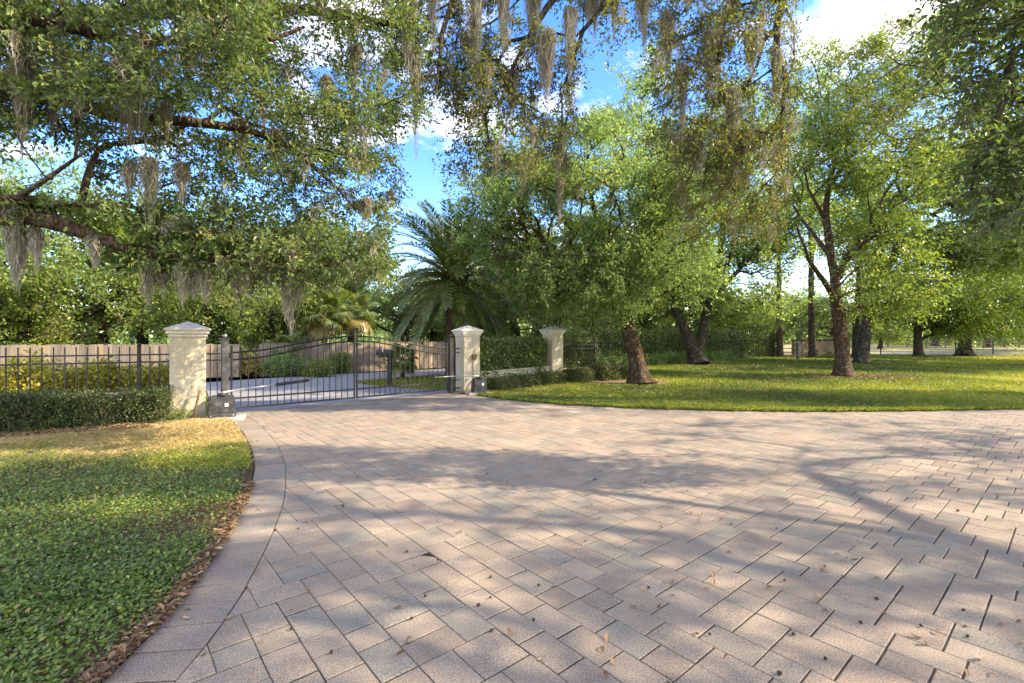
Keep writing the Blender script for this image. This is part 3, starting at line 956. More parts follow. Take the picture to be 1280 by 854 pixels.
# gate leaves
glen = np.linalg.norm(GATE_B - GATE_A)
def zup(s):       # s = 0 at the hinge, 1 at the middle
    e = s * s * (3 - 2 * s)
    return 1.26 + .33 * e, 1.11 + .36 * e
def gate_leaf(hinge, direction, label):
    L = glen / 2 - .115
    ang = math.atan2(direction[1], direction[0])
    root = empty('gate_leaf', (hinge[0], hinge[1], 0), ang)
    tag(root, label, 'gate', 'leaves of the driveway gate')
    x0, x1 = .10, .10 + L
    for nm, x, z1 in (('hinge_stile', x0 + .017, 1.40), ('meeting_stile', x1 - .017, 1.80)):
        MB().box((x, 0, (.08 + z1) / 2), (.034, .034, z1 - .08), bev=.003).build(nm, M['iron'], root)
    for z in (.105, .31):
        MB().box(((x0 + x1) / 2, 0, z), (L - .09, .036, .034)).build('bottom_rail', M['iron'], root)
    for k in (0, 1):
        path = [(x0 + .044 + (L - .088) * t, 0, zup(t)[k]) for t in np.linspace(0, 1, 25)]
        mb = MB()
        mb.tube(path, .017, 4, smooth=False)
        mb.build('arched_rail', M['iron'], root)
    n = 17
    for i in range(1, n + 1):
        t = i / (n + 1)
        x = x0 + .044 + (L - .088) * t
        z = zup(t)[0]
        picket(root, x, .09, z + .15 + .07 * t, M['iron'], .016)
    return root
gate_leaf(GATE_A, gdir, 'black iron gate leaf with arched top, hinged on the weathered grey post')
gate_leaf(GATE_B, -gdir, 'black iron gate leaf with arched top, hinged beside the boxed pillar')
# infill panels between posts and pillars
pa = P1 + gdir * .31; pb = GATE_A - gdir * .075
iron_fence(pa, pb, 'narrow iron infill panel between stucco pillar and weathered gate post', .08, (.31, 1.24, 1.11), 1.42, .12, cat='fence panel')
pa = GATE_B + gdir * .075; pb = P2 - gdir * .28
iron_fence(pa, pb, 'stub of iron rails between black gate post and the boxed pillar', .08, (.12, .35, 1.24, 1.12), 1.44, .19, cat='fence panel')

# gate openers
def gate_opener(c, rz, label, w, dpt, h, arm):
    root = empty('gate_opener', (c[0], c[1], 0.03), rz)
    tag(root, label, 'gate opener', 'gate opener boxes')
    b = MB()
    hw, hd = w / 2, dpt / 2
    prof = [(-hd, 0, 1.0), (-hd, .62 * h, .97), (-hd + .06, .86 * h, .90), (-hd + .12, h, .80), (hd - .05, h, .80), (hd, .85 * h, .92), (hd, 0, 1.0)]
    vs = []
    for s in (-1, 1):
        for y, z, k in prof:
            vs.append((s * hw * k, y, z))
    n = len(prof)
    fs = [tuple(range(n)), tuple(range(2 * n - 1, n - 1, -1))] + [(i, i + n, (i + 1) % n + n, (i + 1) % n) for i in range(n)]
    b.add(vs, fs)
    o = b.build('housing', M['plastic'], root)
    bm = bmesh.new(); bm.from_mesh(o.data); bmesh.ops.bevel(bm, geom=bm.edges[:], offset=.016, segments=2, affect='EDGES'); bmesh.ops.recalc_face_normals(bm, faces=bm.faces); bm.to_mesh(o.data); bm.free()
    MB().box((0, -hd - .012, .30 * h), (w * .98, .012, .02), bev=.004).build('seam_band', M['plastic'], root)
    MB().tube([(0, .0, h - .01), (0, .0, h + .045)], .085, 14).build('lid_boss', M['plastic'], root)
    MB().box((w * .16, -hd - .008, .60 * h), (.06, .012, .075 if w < .4 else .06)).build('label_plate', M['plate'], root)
    for k in (-1, 1):
        MB().tube([(k * w * .40, -hd - .016, .12 * h), (k * w * .40, -hd + .01, .12 * h)], .012, 8).build('bolt', M['steel'], root)
    MB().tube([(0, 0, h + .055), arm[0]], .022, 8).build('arm', M['steel'], root)
    MB().tube([arm[0], arm[1]], .014, 8).build('push_rod', M['steel'], root)
    if len(arm) > 2:
        MB().tube([arm[1], arm[2]], .034, 8).build('actuator', M['iron'], root)
    MB().box((arm[0][0], arm[0][1], arm[0][2]), (.05, .05, .05), bev=.006).build('clevis', M['steel'], root)
    return root
def loc(root_c, rz, p, z):
    d = np.array(p) - np.array(root_c); ca, sa = math.cos(-rz), math.sin(-rz)
    return (d[0] * ca - d[1] * sa, d[0] * sa + d[1] * ca, z - .03)
o1 = np.array([-5.60, 9.28]); z1 = R(30)
front = lambda base, t, off_: base + gdir * t - gnrm * off_
gate_opener(o1, z1, 'weathered black gate opener box with a long silver arm, on concrete pad', .46, .34, .42,
            [loc(o1, z1, front(GATE_A, .30, .10), .50), loc(o1, z1, front(GATE_A, .95, .07), .545), loc(o1, z1, front(GATE_A, 1.65, .05), .60)])
o2 = np.array([-.92, 13.32]); z2 = R(22)
gate_opener(o2, z2, 'small black gate opener box standing before the pillar with the rusty box', .38, .34, .40,
            [loc(o2, z2, front(GATE_B, -.02, .12), .47), loc(o2, z2, front(GATE_B, -.55, .05), .47)])
def pad(c, rz, d, label):
    o = MB().box((0, 0, .015), (d[0], d[1], .06), bev=.008).build('concrete_pad', M['concrete'], None, (c[0], c[1], 0))
    o.rotation_euler.z = rz
    tag(o, label, 'pad', 'concrete pads under the gate openers')
pad((-5.62, 9.16), R(24), (.92, .52), 'worn concrete pad under the gate opener box with the silver arm')
pad((-.93, 13.26), R(20), (.62, .5), 'small concrete pad under the gate opener by the boxed pillar')

# keypad box with conduit on the pillar
kr = empty('junction_box', (P2[0], P2[1], 0), R(34)); tag(kr, 'small rusty metal box with thin conduit on the pillar face', 'electrical box')
MB().box((.04, -.265 - .05, 1.00), (.11, .10, .15), bev=.008).build('box', M['rust'], kr)
MB().tube([(.04, -.283, .93), (.04, -.283, .42)], .011, 8).build('conduit', M['stucco'], kr)
MB().box((.04, -.265 - .107, 1.045), (.12, .014, .05), bev=.004).build('lid', M['rust'], kr)
st = MB().tube([(-5.98, 9.03, 0), (-5.97, 9.08, .30), (-5.93, 9.12, .56)], [.018, .02, .024], 7).build('stake', M['rust'])
tag(st, 'thin rusty stake leaning against the dappled stucco pillar', 'stake')

# wooden fences across the road
def wood_fence(pts, label, h, bw=.145, post_every=2.4):
    pts = [np.array(p) for p in pts]
    root = empty('wooden_fence', (pts[0][0], pts[0][1], 0))
    tag(root, label, 'fence', 'board fences across the road')
    base = np.array([pts[0][0], pts[0][1], 0])
    V, Fc, T = [], [], []
    rg = random.Random(int(pts[0][0] * 10))
    rails, post = MB(), []
    for a, bq in zip(pts[:-1], pts[1:]):
        d = bq - a; l = np.linalg.norm(d); u = d / l; nr = np.array([-u[1], u[0]])
        x = 0
        while x < l:
            w = bw * rg.uniform(.945, .975)
            z1 = h + rg.uniform(-.02, .02); o_ = rg.uniform(-.002, .002)
            p0, p1 = a + u * x + nr * o_, a + u * min(l, x + w) + nr * o_
            q0, q1 = p0 + nr * .02, p1 + nr * .02
            bse = len(V)
            for z in (-.06, z1):
                for p in (p0, p1, q1, q0):
                    V.append((p[0] - base[0], p[1] - base[1], z))
            Fc += [(bse + 3, bse + 2, bse + 1, bse), (bse + 4, bse + 5, bse + 6, bse + 7)] + [(bse + i, bse + (i + 1) % 4, bse + 4 + (i + 1) % 4, bse + 4 + i) for i in range(4)]
            t = min(1, max(0, rg.gauss(.5, .3))); T += [t] * 6
            x += bw
        for z in (.25, h - .2):
            c = (a + bq) / 2 + nr * .05
            rails.box((c[0] - base[0], c[1] - base[1], z), (l, .04, .09), math.atan2(u[1], u[0]))
        k = 0
        while k < l:
            post.append(a + u * k + nr * .1); k += post_every
    part('board_panel', V, Fc, M['boards'], root, T)
    rails.build('rail', M['twig'], root)
    pm = None
    for p in post:
        if pm is None:
            pm = MB().box((0, 0, h / 2 - .05), (.1, .1, h + .02)).build('post', M['twig'], root)
        else:
            c = pm.copy(); COL.objects.link(c); c.parent = root; pm = c
        pm.location = (p[0] - base[0], p[1] - base[1], 0)
    return root
wood_fence([(-34, 17.2), (-18.1, 17.0), (-10.8, 19.0)], 'weathered grey board fence across the road behind yellow shrubs', 1.28)
wood_fence([(-10.1, 19.3), (-7.0, 21.4), (-3.5, 24.8), (3, 32)], 'sunlit tan board fence across the road seen through the gate', 1.30)

# mailbox
mx, my = G(487, 481)
mr = empty('mailbox', (mx, my, 0)); tag(mr, 'black mailbox on a thick dark post on the grass island', 'mailbox')
MB().box((0, 0, .52), (.13, .13, 1.1), bev=.01).build('post', M['iron'], mr)
MB().box((-.12, 0, .93), (.5, .08, .06), bev=.006).build('bracket', M['iron'], mr)
mb = MB()
prof = [(math.cos(a) * .09, math.sin(a) * .09 + .10) for a in np.linspace(0, math.pi, 9)] + [(-.09, 0), (.09, 0)]
n = len(prof)
mb.add([(-.42, y, .965 + z) for y, z in prof] + [(.08, y, .965 + z) for y, z in prof], [tuple(range(n)), tuple(range(2 * n - 1, n - 1, -1))] + [(i, i + n, (i + 1) % n + n, (i + 1) % n) for i in range(n)])
mb.build('box', M['iron'], mr)
MB().box((-.2, -.105, 1.13), (.025, .012, .12)).build('flag', M['plate'], mr)

# bollard post, stone wall, far fences on the right
px0 = G(998, 450.5)
br = MB().box((0, 0, .58), (.2, .2, 1.16), bev=.02).build('gate_stump', M['grey_iron'], None, (px0[0], px0[1], 0)); br.name = 'square_post'
tag(br, 'short dark square post beside the low rubble stone wall', 'post')
sw0, sw1 = (22.0, 37.6), (27.6, 39.4)
d = np.array(sw1) - np.array(sw0); swr = empty('stone_wall', (*sw0, 0), math.atan2(d[1], d[0])); tag(swr, 'low brown rubble stone wall at the back of the lawn', 'wall')
lw = np.linalg.norm(d)
MB().box((lw / 2, 0, .62), (lw, .3, 1.24), bev=.03).build('wall_body', M['stone'], swr)
MB().box((lw / 2, 0, 1.28), (lw + .06, .38, .08), bev=.02).build('coping', M['pine_bark'], swr)
def rail_fence(a, bq, label, h, step, rails, mat, post=.09):
    a, bq = np.array(a), np.array(bq); d = bq - a; l = np.linalg.norm(d)
    root = empty('rail_fence', (a[0], a[1], 0), math.atan2(d[1], d[0])); tag(root, label, 'fence', 'paddock fences beyond the lawn')
    first = None; x = 0
    while x <= l:
        if first is None: first = MB().box((0, 0, h / 2), (post, post, h)).build('post', M[mat], root); c = first
        else:
            c = first.copy(); COL.objects.link(c); c.parent = root
        c.location = (x, 0, 0); x += step
    for z in rails:
        MB().box((l / 2, -.07, z), (l, .03, .09 if mat == 'twig' else .02)).build('rail', M[mat], root)
rail_fence((31.5, 41), (75, 41), 'thin dark wire fence along the edge of the pale field', 1.45, 3.2, (.3, .6, .9, 1.2, 1.42), 'iron', .07)
rail_fence((48, 68), (90, 62), 'far wooden rail fence beyond the pale straw field', 1.5, 2.4, (.6, 1.05, 1.4), 'twig', .14)
rail_fence((42, 90), (150, 88), 'farthest rail fence under the hazy treeline past the field', 1.6, 3.5, (.7, 1.4), 'twig', .16)
# ================================================================== HEDGES AND SHRUBS
def box_points(rng, l, w, h, n, top=1.0, rough=.03):
    """points spread near the surface of a box l (x) by w (y) by h"""
    areas = np.array([l * h, l * h, w * h, w * h, l * w * top])
    pick = rng.choice(5, n, p=areas / areas.sum())
    x = rng.uniform(0, l, n); y = rng.uniform(-w / 2, w / 2, n); z = rng.uniform(0.0, h, n)
    dep = np.abs(rng.normal(0, rough, n))
    y = np.where(pick == 0, -w / 2 + dep, np.where(pick == 1, w / 2 - dep, y))
    x = np.where(pick == 2, dep, np.where(pick == 3, l - dep, x))
    z = np.where(pick == 4, h - dep, z)
    wave = .035 * np.sin(x * 2.3 + 1) + .03 * np.sin(x * 5.1) + .02 * np.sin(x * 11.0)
    y = y + wave * np.sign(y) ; z = z + wave * .7 * (z / h)
    return np.stack([x, y, z], 1)

def hedge(name, label, a, bq, w, h, n, leaf, L, W, mat, group=None, cat='hedge', tone=.45, thin=0.0, per=6, tl=.12):
    a, bq = np.array(a), np.array(bq); d = bq - a; l = np.linalg.norm(d)
    root = empty(name, (a[0], a[1], 0), math.atan2(d[1], d[0])); tag(root, label, cat, group)
    rng = np.random.default_rng(abs(hash((round(a[0], 2), round(h, 2)))) % 9999)
    C = box_points(rng, l, w, h, n)
    if thin: C = clump(rng, C, 1 - thin, .35)
    v, q, tn, tv, tq = foliage(C, rng, twigs=2, per=per, tl=tl, L=L, W=W, tone=tone, spread=.18, droop=0, flat=.8, ctone=.12)
    part('foliage', v, q, mat, root, tn)
    # woody inside: many upright stems and crossing branches
    m = int(l * 34); V, Fs, bb = [], [], 0
    for i in range(m):
        x, y = rng.uniform(.05, l - .05), rng.uniform(-w * .36, w * .36)
        p = np.array([[x, y, 0], [x + rng.normal(0, .05), y + rng.normal(0, .04), h * .5], [x + rng.normal(0, .14), np.clip(y + rng.normal(0, .1), -w * .45, w * .45), h * .93]])
        vv, ff = tube_np(p, np.array([.014, .010, .005]), 4); V.append(vv); Fs.append(ff + bb); bb += len(vv)
    part('stems', np.concatenate(V), np.concatenate(Fs), M['twig'], root)
    # leaves deeper inside, hanging on the stems
    C2 = np.stack([rng.uniform(0.05, l - .05, n // 2), rng.uniform(-w * .34, w * .34, n // 2), rng.uniform(.05, h * .93, n // 2)], 1)
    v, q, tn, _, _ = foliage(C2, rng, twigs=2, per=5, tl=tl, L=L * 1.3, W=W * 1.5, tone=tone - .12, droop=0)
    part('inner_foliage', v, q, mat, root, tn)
    return root

hn = np.array([.469, -.883])
ha = F0 + hn * .46 + fdir * .06
hedge('clipped_hedge', 'low clipped box hedge in front of the left iron fence', ha + fdir * 5.2, ha, .52, .60, 5200, 'box', .036, .02, M['box_leaf'], tone=.46, thin=.12)
for i, (x, y, l, w, h, tn, lab) in enumerate([
    (-.50, 13.84, .86, .40, .27, .55, 'small clipped shrub nearest the gate opener below the cream wall'),
    (.14, 14.55, .88, .42, .30, .5, 'clipped shrub before the middle of the low cream wall'),
    (.90, 15.35, .95, .44, .33, .52, 'clipped shrub at the foot of the last stucco pillar'),
    (1.95, 16.45, .95, .5, .40, .55, 'sparse shrub before the wall stub beyond the last pillar'),
    (3.0, 17.0, 1.5, .7, .55, .50, 'pale green rounded shrub nearest the leaning oak trunk')]):
    a = np.array([x, y]); u = np.array([.66, .75]) if i < 3 else np.array([.85, .52])
    hedge('low_shrub', lab, a, a + u * l, w, h, 950, 'box', .042, .024, M['box_leaf'], 'clipped shrubs along the cream wall', 'shrub', tone=tn, thin=.12)
g0 = P2 + wd * .36 + np.array([-wd[1], wd[0]]) * .32
hedge('leafy_hedge', 'dense dark leafy hedge between the two right stucco pillars', g0, g0 + wd * 3.15, .62, 1.40, 3400, 'h', .085, .05, M['hedge_leaf'], tone=.68, tl=.16)
W3d = (W3b - W3a) / np.linalg.norm(W3b - W3a); W3n = np.array([-W3d[1], W3d[0]])
hedge('leafy_hedge', 'short leafy hedge behind the wall stub past the last pillar', W3a + W3n * .42 - W3d * .1, W3b + W3n * .42, .6, 1.40, 1300, 'h', .075, .044, M['hedge_leaf'], tone=.60, tl=.16)
hd = (HB1 - HB0) / np.linalg.norm(HB1 - HB0); hnr = np.array([-hd[1], hd[0]])
hedge('tall_hedge', 'long tall dark hedge behind the wire fence at the lawn edge', HB0 + hnr * .85 - hd * 2.2, HB1 + hnr * .85 + hd * .6, 1.1, 1.78, 8200, 'h', .11, .062, M['hedge_leaf'], tone=.72, tl=.25)
hedge('low_planting', 'loose grey green planting along the foot of the long wire fence', HB0 + hnr * -.35 - hd * .8, HB0 + hnr * -.35 + hd * 12.5, .5, .55, 1500, 'h', .08, .045, M['mid_leaf'], tone=.42, thin=.35, cat='planting', tl=.2)

# yellow shrubs behind the left fence
ylab = ['yellow green shrub behind the iron fence, next to the stucco pillar', 'yellow shrub with dark gaps behind the fence post with finial', 'tall bright yellow shrub behind the iron pickets, third from the pillar',
        'bright yellow shrub behind the iron pickets, fourth from the pillar', 'pale yellow green shrub behind the iron pickets, fifth from the pillar', 'yellow green shrub behind the pickets at the photo\'s left edge']
for i in range(6):
    c = F0 + fdir * (.55 + i * .92) + np.array([-.469, .883]) * (1.15 + .15 * (i % 2))
    root = empty('yellow_shrub', (c[0], c[1], 0)); tag(root, ylab[i], 'shrub', 'yellow shrubs behind the left fence')
    rng = np.random.default_rng(60 + i)
    h = [1.0, 1.06, 1.16, 1.14, 1.05, 1.1][i]
    C = ell(rng, (0, 0, h * .52), (.60, .5, h * .5), 420, .5)
    v, q, tn, tv, tq = foliage(C, rng, twigs=3, per=5, tl=.2, L=.085, W=.045, tone=[.42, .45, .6, .62, .5, .45][i], spread=.2, droop=.1, twig_r=.004)
    part('foliage', v, q, M['yellow_leaf'], root, tn)
    mb = MB()
    for k in range(9):
        a = rng.uniform(0, 6.28); r = rng.uniform(.1, .38)
        mb.tube([(0.04 * math.cos(a), .04 * math.sin(a), 0), (r * .6 * math.cos(a), r * .6 * math.sin(a), h * .4), (r * math.cos(a), r * math.sin(a), h * .8)], [.014, .01, .005], 5)
    mb.build('stems', M['twig'], root)
# shrubs at the foot of the far board fence, seen through the gate
for i, (px, py, w, h, mt, tn, lab) in enumerate([
    (397, 470, .62, .62, 'light_leaf', .55, 'bright leafy bush at the foot of the tan board fence'),
    (424, 466, .4, .9, 'light_leaf', .45, 'upright young bush before the tan board fence'),
    (318, 469, .9, .75, 'olive_leaf', .85, 'low rusty brown fern clump beside the grey board fence'),
    (352, 470, .8, .9, 'mid_leaf', .5, 'dark bushy shrub in the gap between the board fences')]):
    c = G(px, py); root = empty('roadside_bush', (c[0], c[1], 0)); tag(root, lab, 'bush', 'bushes at the board fences')
    rng = np.random.default_rng(80 + i)
    C = ell(rng, (0, 0, h * .5), (w, w * .8, h * .5), 170, .3)
    v, q, tn2, tv, tq = foliage(C, rng, twigs=3, per=5, tl=.22, L=.11, W=.05, tone=tn, droop=.2, twig_r=.004)
    part('foliage', v, q, M[mt], root, tn2); part('stems', tv, tq, M['twig'], root)
# small grey plant at the foot of the pillar
c = (-6.22, 8.92); root = empty('small_plant', (*c, .02)); tag(root, 'small grey green plant at the foot of the dappled pillar', 'plant')
rng = np.random.default_rng(3); C = ell(rng, (0, 0, .1), (.16, .12, .1), 40, .2)
v, q, tn, tv, tq = foliage(C, rng, twigs=3, per=5, tl=.12, L=.06, W=.016, tone=.7, twig_r=.003); part('foliage', v, q, M['mid_leaf'], root, tn); part('stems', tv, tq, M['twig'], root)
# thin cypress
c = P(672, 430, 21.0); root = empty('italian_cypress', (c[0], c[1], 0)); tag(root, 'slim dark pointed cypress behind the leafy hedge between pillars', 'tree')
rng = np.random.default_rng(4); zz = rng.uniform(.3, 2.75, 420); rr = .24 * (1 - ((zz - .8) / 2.1).clip(0, 1) ** 1.6) + .02; aa = rng.uniform(0, 6.28, 420)
C = np.stack([rr * np.cos(aa), rr * np.sin(aa), zz], 1)
v, q, tn, _, _ = foliage(C, rng, twigs=2, per=5, tl=.14, L=.09, W=.03, tone=.1, droop=-.8); part('crown', v, q, M['hedge_leaf'], root, tn)
MB().tube([(0, 0, 0), (0, 0, 2.3)], [.06, .02], 8).build('trunk', M['grey_bark'], root)

# ================================================================== PALMS
def frond_mesh(rng, L, elev, droop, nl=62, leafl=.50, vee=.45):
    t = np.linspace(0, 1, 14)
    ang = elev - droop * t ** 1.3
    dx = np.cos(ang) * L / 13; dz = np.sin(ang) * L / 13
    x = np.concatenate([[0], np.cumsum(dx[:-1])]); z = np.concatenate([[0], np.cumsum(dz[:-1])])
    path = np.stack([x, np.zeros(14), z], 1)
    Vr, Fr = tube_np(path, np.linspace(.035, .006, 14), 5)
    tt = np.repeat(np.linspace(.10, .985, nl), 2) + rng.uniform(-.005, .005, nl * 2)
    sg = np.tile([1, -1], nl)
    p = np.stack([np.interp(tt, t, x), np.zeros(len(tt)), np.interp(tt, t, z)], 1)
    ta = np.interp(tt, t, ang)
    tan = np.stack([np.cos(ta), np.zeros(len(ta)), np.sin(ta)], 1)
    upv = np.stack([-np.sin(ta), np.zeros(len(ta)), np.cos(ta)], 1)
    ax = norm(tan * .75 + np.array([0, 1, 0]) * sg[:, None] * .8 + upv * vee * .5 + rng.normal(size=(len(tt), 3)) * .08 + np.array([0, 0, -.12]))
    ll = leafl * np.sin(np.clip(tt * 1.05, .12, 1) * math.pi * .92) ** .55 * rng.uniform(.85, 1.1, len(tt))
    v, q, k = leaf_geo(p, ax, norm(upv + rng.normal(size=p.shape) * .15), ll, np.full(len(ll), .048), False)
    V = np.concatenate([Vr, v]); Fq = np.concatenate([Fr, q + len(Vr)])
    tn = np.concatenate([np.full(len(Fr), .9), np.clip(rng.normal(.45, .18, len(q)), 0, 1)])
    return mesh_np('frond', V, Fq, tn)
def date_palm(base, zc, label, n=104, L=3.4):
    rng = np.random.default_rng(21)
    root = empty('date_palm', (base[0], base[1], 0)); tag(root, label, 'palm')
    p = np.array([(0, 0, z, .34 + .05 * math.sin(z * 9)) for z in np.linspace(0, zc - .9, 10)] + [(0, 0, zc - .6, .42), (0, 0, zc - .25, .5), (0, 0, zc, .36), (0, 0, zc + .25, .1)])
    V, Fq = trunk_mesh(p[:, :3], p[:, 3], rng, 18, .1)
    part('trunk', V, Fq, M['palm_trunk'], root, smooth=True)
    # old cut frond stubs on the bulb
    mb = MB()
    for i in range(90):
        a = i * 2.39996; z = zc - 1.0 + .95 * (i / 90)
        r = .40 + .08 * (i / 90)
        c, s = math.cos(a), math.sin(a)
        mb.tube([(r * .8 * c, r * .8 * s, z), (r * 1.25 * c, r * 1.25 * s, z + .12)], [.06, .03], 5)
    mb.build('frond_stubs', M['palm_trunk'], root)
    var = [[frond_mesh(rng, L * rng.uniform(.9, 1.05), e, d) for _ in range(2)] for e, d in ((1.36, .8), (1.1, 1.15), (.72, 1.3), (.32, 1.25), (-.08, 1.1), (-.5, .8))]
    for i in range(n):
        u = (i + .5) / n
        k = min(5, int(u * 6))
        me = random.choice(var[k])
        o = link('frond', me, root, M['palm_leaf'])
        o.location = (.12 * math.cos(i * 2.4), .12 * math.sin(i * 2.4), zc + .1 - .35 * u)
        o.rotation_euler = (random.uniform(-.25, .25), random.uniform(-.08, .08), i * 2.39996)
    return root
bp = P(568, 420, 19.2)
date_palm((bp[0], bp[1]), 3.95, 'large date palm with feathery fronds behind the boxed pillar')

def fan_mesh(rng, L, seg=26):
    V, Fc, T = [], [], []
    pt = np.array([[0, 0, 0], [L * .5, 0, .06], [L * .95, 0, 0.0]])
    vr, fr = tube_np(pt, np.array([.018, .014, .01]), 4)
    V.append(vr); Fc.append(fr); T.append(np.full(len(fr), .6)); b = len(vr)
    hub = pt[-1]
    for i in range(seg):
        a = (i / (seg - 1) - .5) * 4.4
        R_ = L * rng.uniform(.8, .95) * (1 - .22 * abs(a) / 2.2)
        d = np.array([math.cos(a), math.sin(a), 0]); s = np.array([-d[1], d[0], 0])
        w = .045
        m = hub + d * R_ * .55 + np.array([0, 0, .06 - .10 * R_]); e = hub + d * R_ + np.array([0, 0, -.42 * R_ * rng.uniform(.7, 1.3)])
        vv = np.array([hub, m + s * w, e, m - s * w])
        V.append(vv); Fc.append(np.array([[0, 1, 2, 3]]) + b); b += 4
        T.append([np.clip(rng.normal(.45, .18), 0, 1)])
    return np.concatenate(V), np.concatenate(Fc), np.concatenate(T)
def sabal(px, py0, d, label, n=24, L=.8, dead=.25, trunk=True, r=.15):
    rng = np.random.default_rng(int(px))
    c = P(px, py0, d); zc = c[2]
    root = empty('fan_palm', (c[0], c[1], 0)); tag(root, label, 'palm', 'fan palms beyond the gate')
    if trunk:
        MB().tube([(0, 0, -.05), (.03, 0, zc * .5), (0, 0, zc)], [r, r * .9, r], 10).build('trunk', M['palm_trunk'], root)
    for i in range(n):
        u = (i + .5) / n
        V, Fc, T = fan_mesh(rng, L * rng.uniform(.85, 1.1))
        if u > 1 - dead: T = np.clip(T * .3 + .75, 0, 1)
        me = mesh_np('fan_leaf', V, Fc, T)
        o = link('fan_leaf', me, root, M['sabal_leaf'])
        o.location = (0, 0, zc)
        o.rotation_euler = (rng.uniform(-.3, .3), -(1.25 - 2.3 * u), i * 2.39996)
sabal(404, 392, 22.5, 'bright fan palm with fresh leaves beyond the board fence', 26, .85, .12)
sabal(437, 392, 24.0, 'fan palm with dead orange fronds hanging on its crown', 26, .9, .3)
sabal(360, 440, 20.3, 'low dark fan palm at the gap between the board fences', 16, .6, .05)
sabal(503, 449, 18.2, 'small drooping fan palm beside the black mailbox', 18, .42, .1, r=.08)

# ================================================================== TREES
def big(trunk_px, d, r):
    """trunk polyline from photo pixels at one depth; first point sits on the ground"""
    out = []
    for k, (px, py) in enumerate(trunk_px):
        p = P(px, py, d + .15 * k)
        out.append((p[0], p[1], p[2], r[k]))
    out[0] = (out[0][0], out[0][1], 0.0, out[0][3])
    return out
def G3(pts, d, dy=()):
    o = []
    for k, (px, py, r) in enumerate(pts):
        dd = d + (dy[k] if k < len(dy) else 0)
        p = P(px, py, dd); o.append((*p, r))
    return o

# --- leaning oak on the lawn
rng = np.random.default_rng(101)
tr = big([(801, 481), (797, 455), (789, 425), (784, 400), (780, 375)], 15.7, [.30, .27, .25, .23, .22])
gd = [G3([(780, 377, .20), (765, 330, .13), (745, 280, .10), (735, 225, .06), (730, 180, .03)], 16.4),
      G3([(780, 378, .15), (800, 330, .11), (815, 285, .08), (850, 240, .05)], 16.4, (0, -.4, -.8, -1.2)),
      G3([(780, 372, .13), (735, 345, .10), (680, 325, .07), (625, 320, .04)], 16.4, (0, -.6, -1.0, -1.2)),
      G3([(783, 385, .10), (735, 300, .07), (690, 250, .04)], 16.3, (0, 1, 2))]
C = np.concatenate([ell(rng, P(720, 262, 16.5), (3.3, 3.0, 2.9), 820), ell(rng, P(668, 285, 15.8), (2.0, 2.2, 1.9), 420), ell(rng, P(825, 292, 15.6), (2.1, 2.3, 2.3), 420),
                    ell(rng, P(775, 362, 15.2), (1.8, 1.5, .8), 190), ell(rng, P(690, 190, 17), (2.4, 2, 1.6), 230), ell(rng, P(690, 372, 17.5), (1.3, 1.3, .6), 60), ell(rng, P(860, 340, 15.3), (1.2, 1.2, .9), 80)])
C = np.concatenate([C, ell(rng, P(690, 345, 16.2), (1.6, 1.6, .9), 150), ell(rng, P(735, 345, 15.4), (2.2, 1.6, .9), 170)])
C = clumpy(rng, C, 165, .42)
tree('oak_tree', 'leaning oak with dense grey green crown on the near lawn', 'tree', tr, gd, C, M['mid_leaf'], M['red_bark'], rng, None,
     dict(twigs=6, per=8, tl=.42, L=.10, W=.05, tone=.54, droop=.25, twig_r=.005), dict(r0=.009), flare=.9)

# --- forked oak at the hedge
rng = np.random.default_rng(102)
tr = big([(873, 457), (870, 448), (866, 436)], 26, [.50, .42, .36])
gd = [G3([(868, 440, .30), (857, 415, .26), (846, 392, .22), (835, 360, .15), (822, 320, .09)], 26),
      G3([(870, 447, .22), (879, 415, .27), (885, 385, .24), (893, 345, .17), (905, 290, .12), (915, 220, .07), (920, 150, .03)], 26),
      G3([(885, 382, .17), (912, 350, .12), (950, 310, .07), (985, 270, .03)], 26.2, (0, -1, -1.5, -2)),
      G3([(893, 345, .13), (865, 270, .09), (830, 200, .05), (805, 150, .02)], 26.2, (0, .5, 1, 1.5))]
C = np.concatenate([ell(rng, P(905, 230, 26.5), (4.6, 4, 5.2), 860), ell(rng, P(820, 190, 27), (3.2, 3, 3.6), 430), ell(rng, P(965, 290, 25), (3, 2.5, 2.6), 250), ell(rng, P(800, 120, 28), (2.6, 2.6, 2.4), 170),
                    ell(rng, P(850, 330, 24.5), (2.6, 2.2, 1.4), 190), ell(rng, P(940, 360, 25), (2.6, 2, 1.0), 110)])
C = clumpy(rng, C, 120, .62)
tree('oak_tree', 'tall oak forking into two trunks beside the long hedge', 'tree', tr, gd, C, M['mid_leaf'], M['grey_bark'], rng, None,
     dict(twigs=6, per=8, tl=.62, L=.145, W=.075, tone=.58, droop=.25, twig_r=.006), dict(r0=.011), flare=.3)

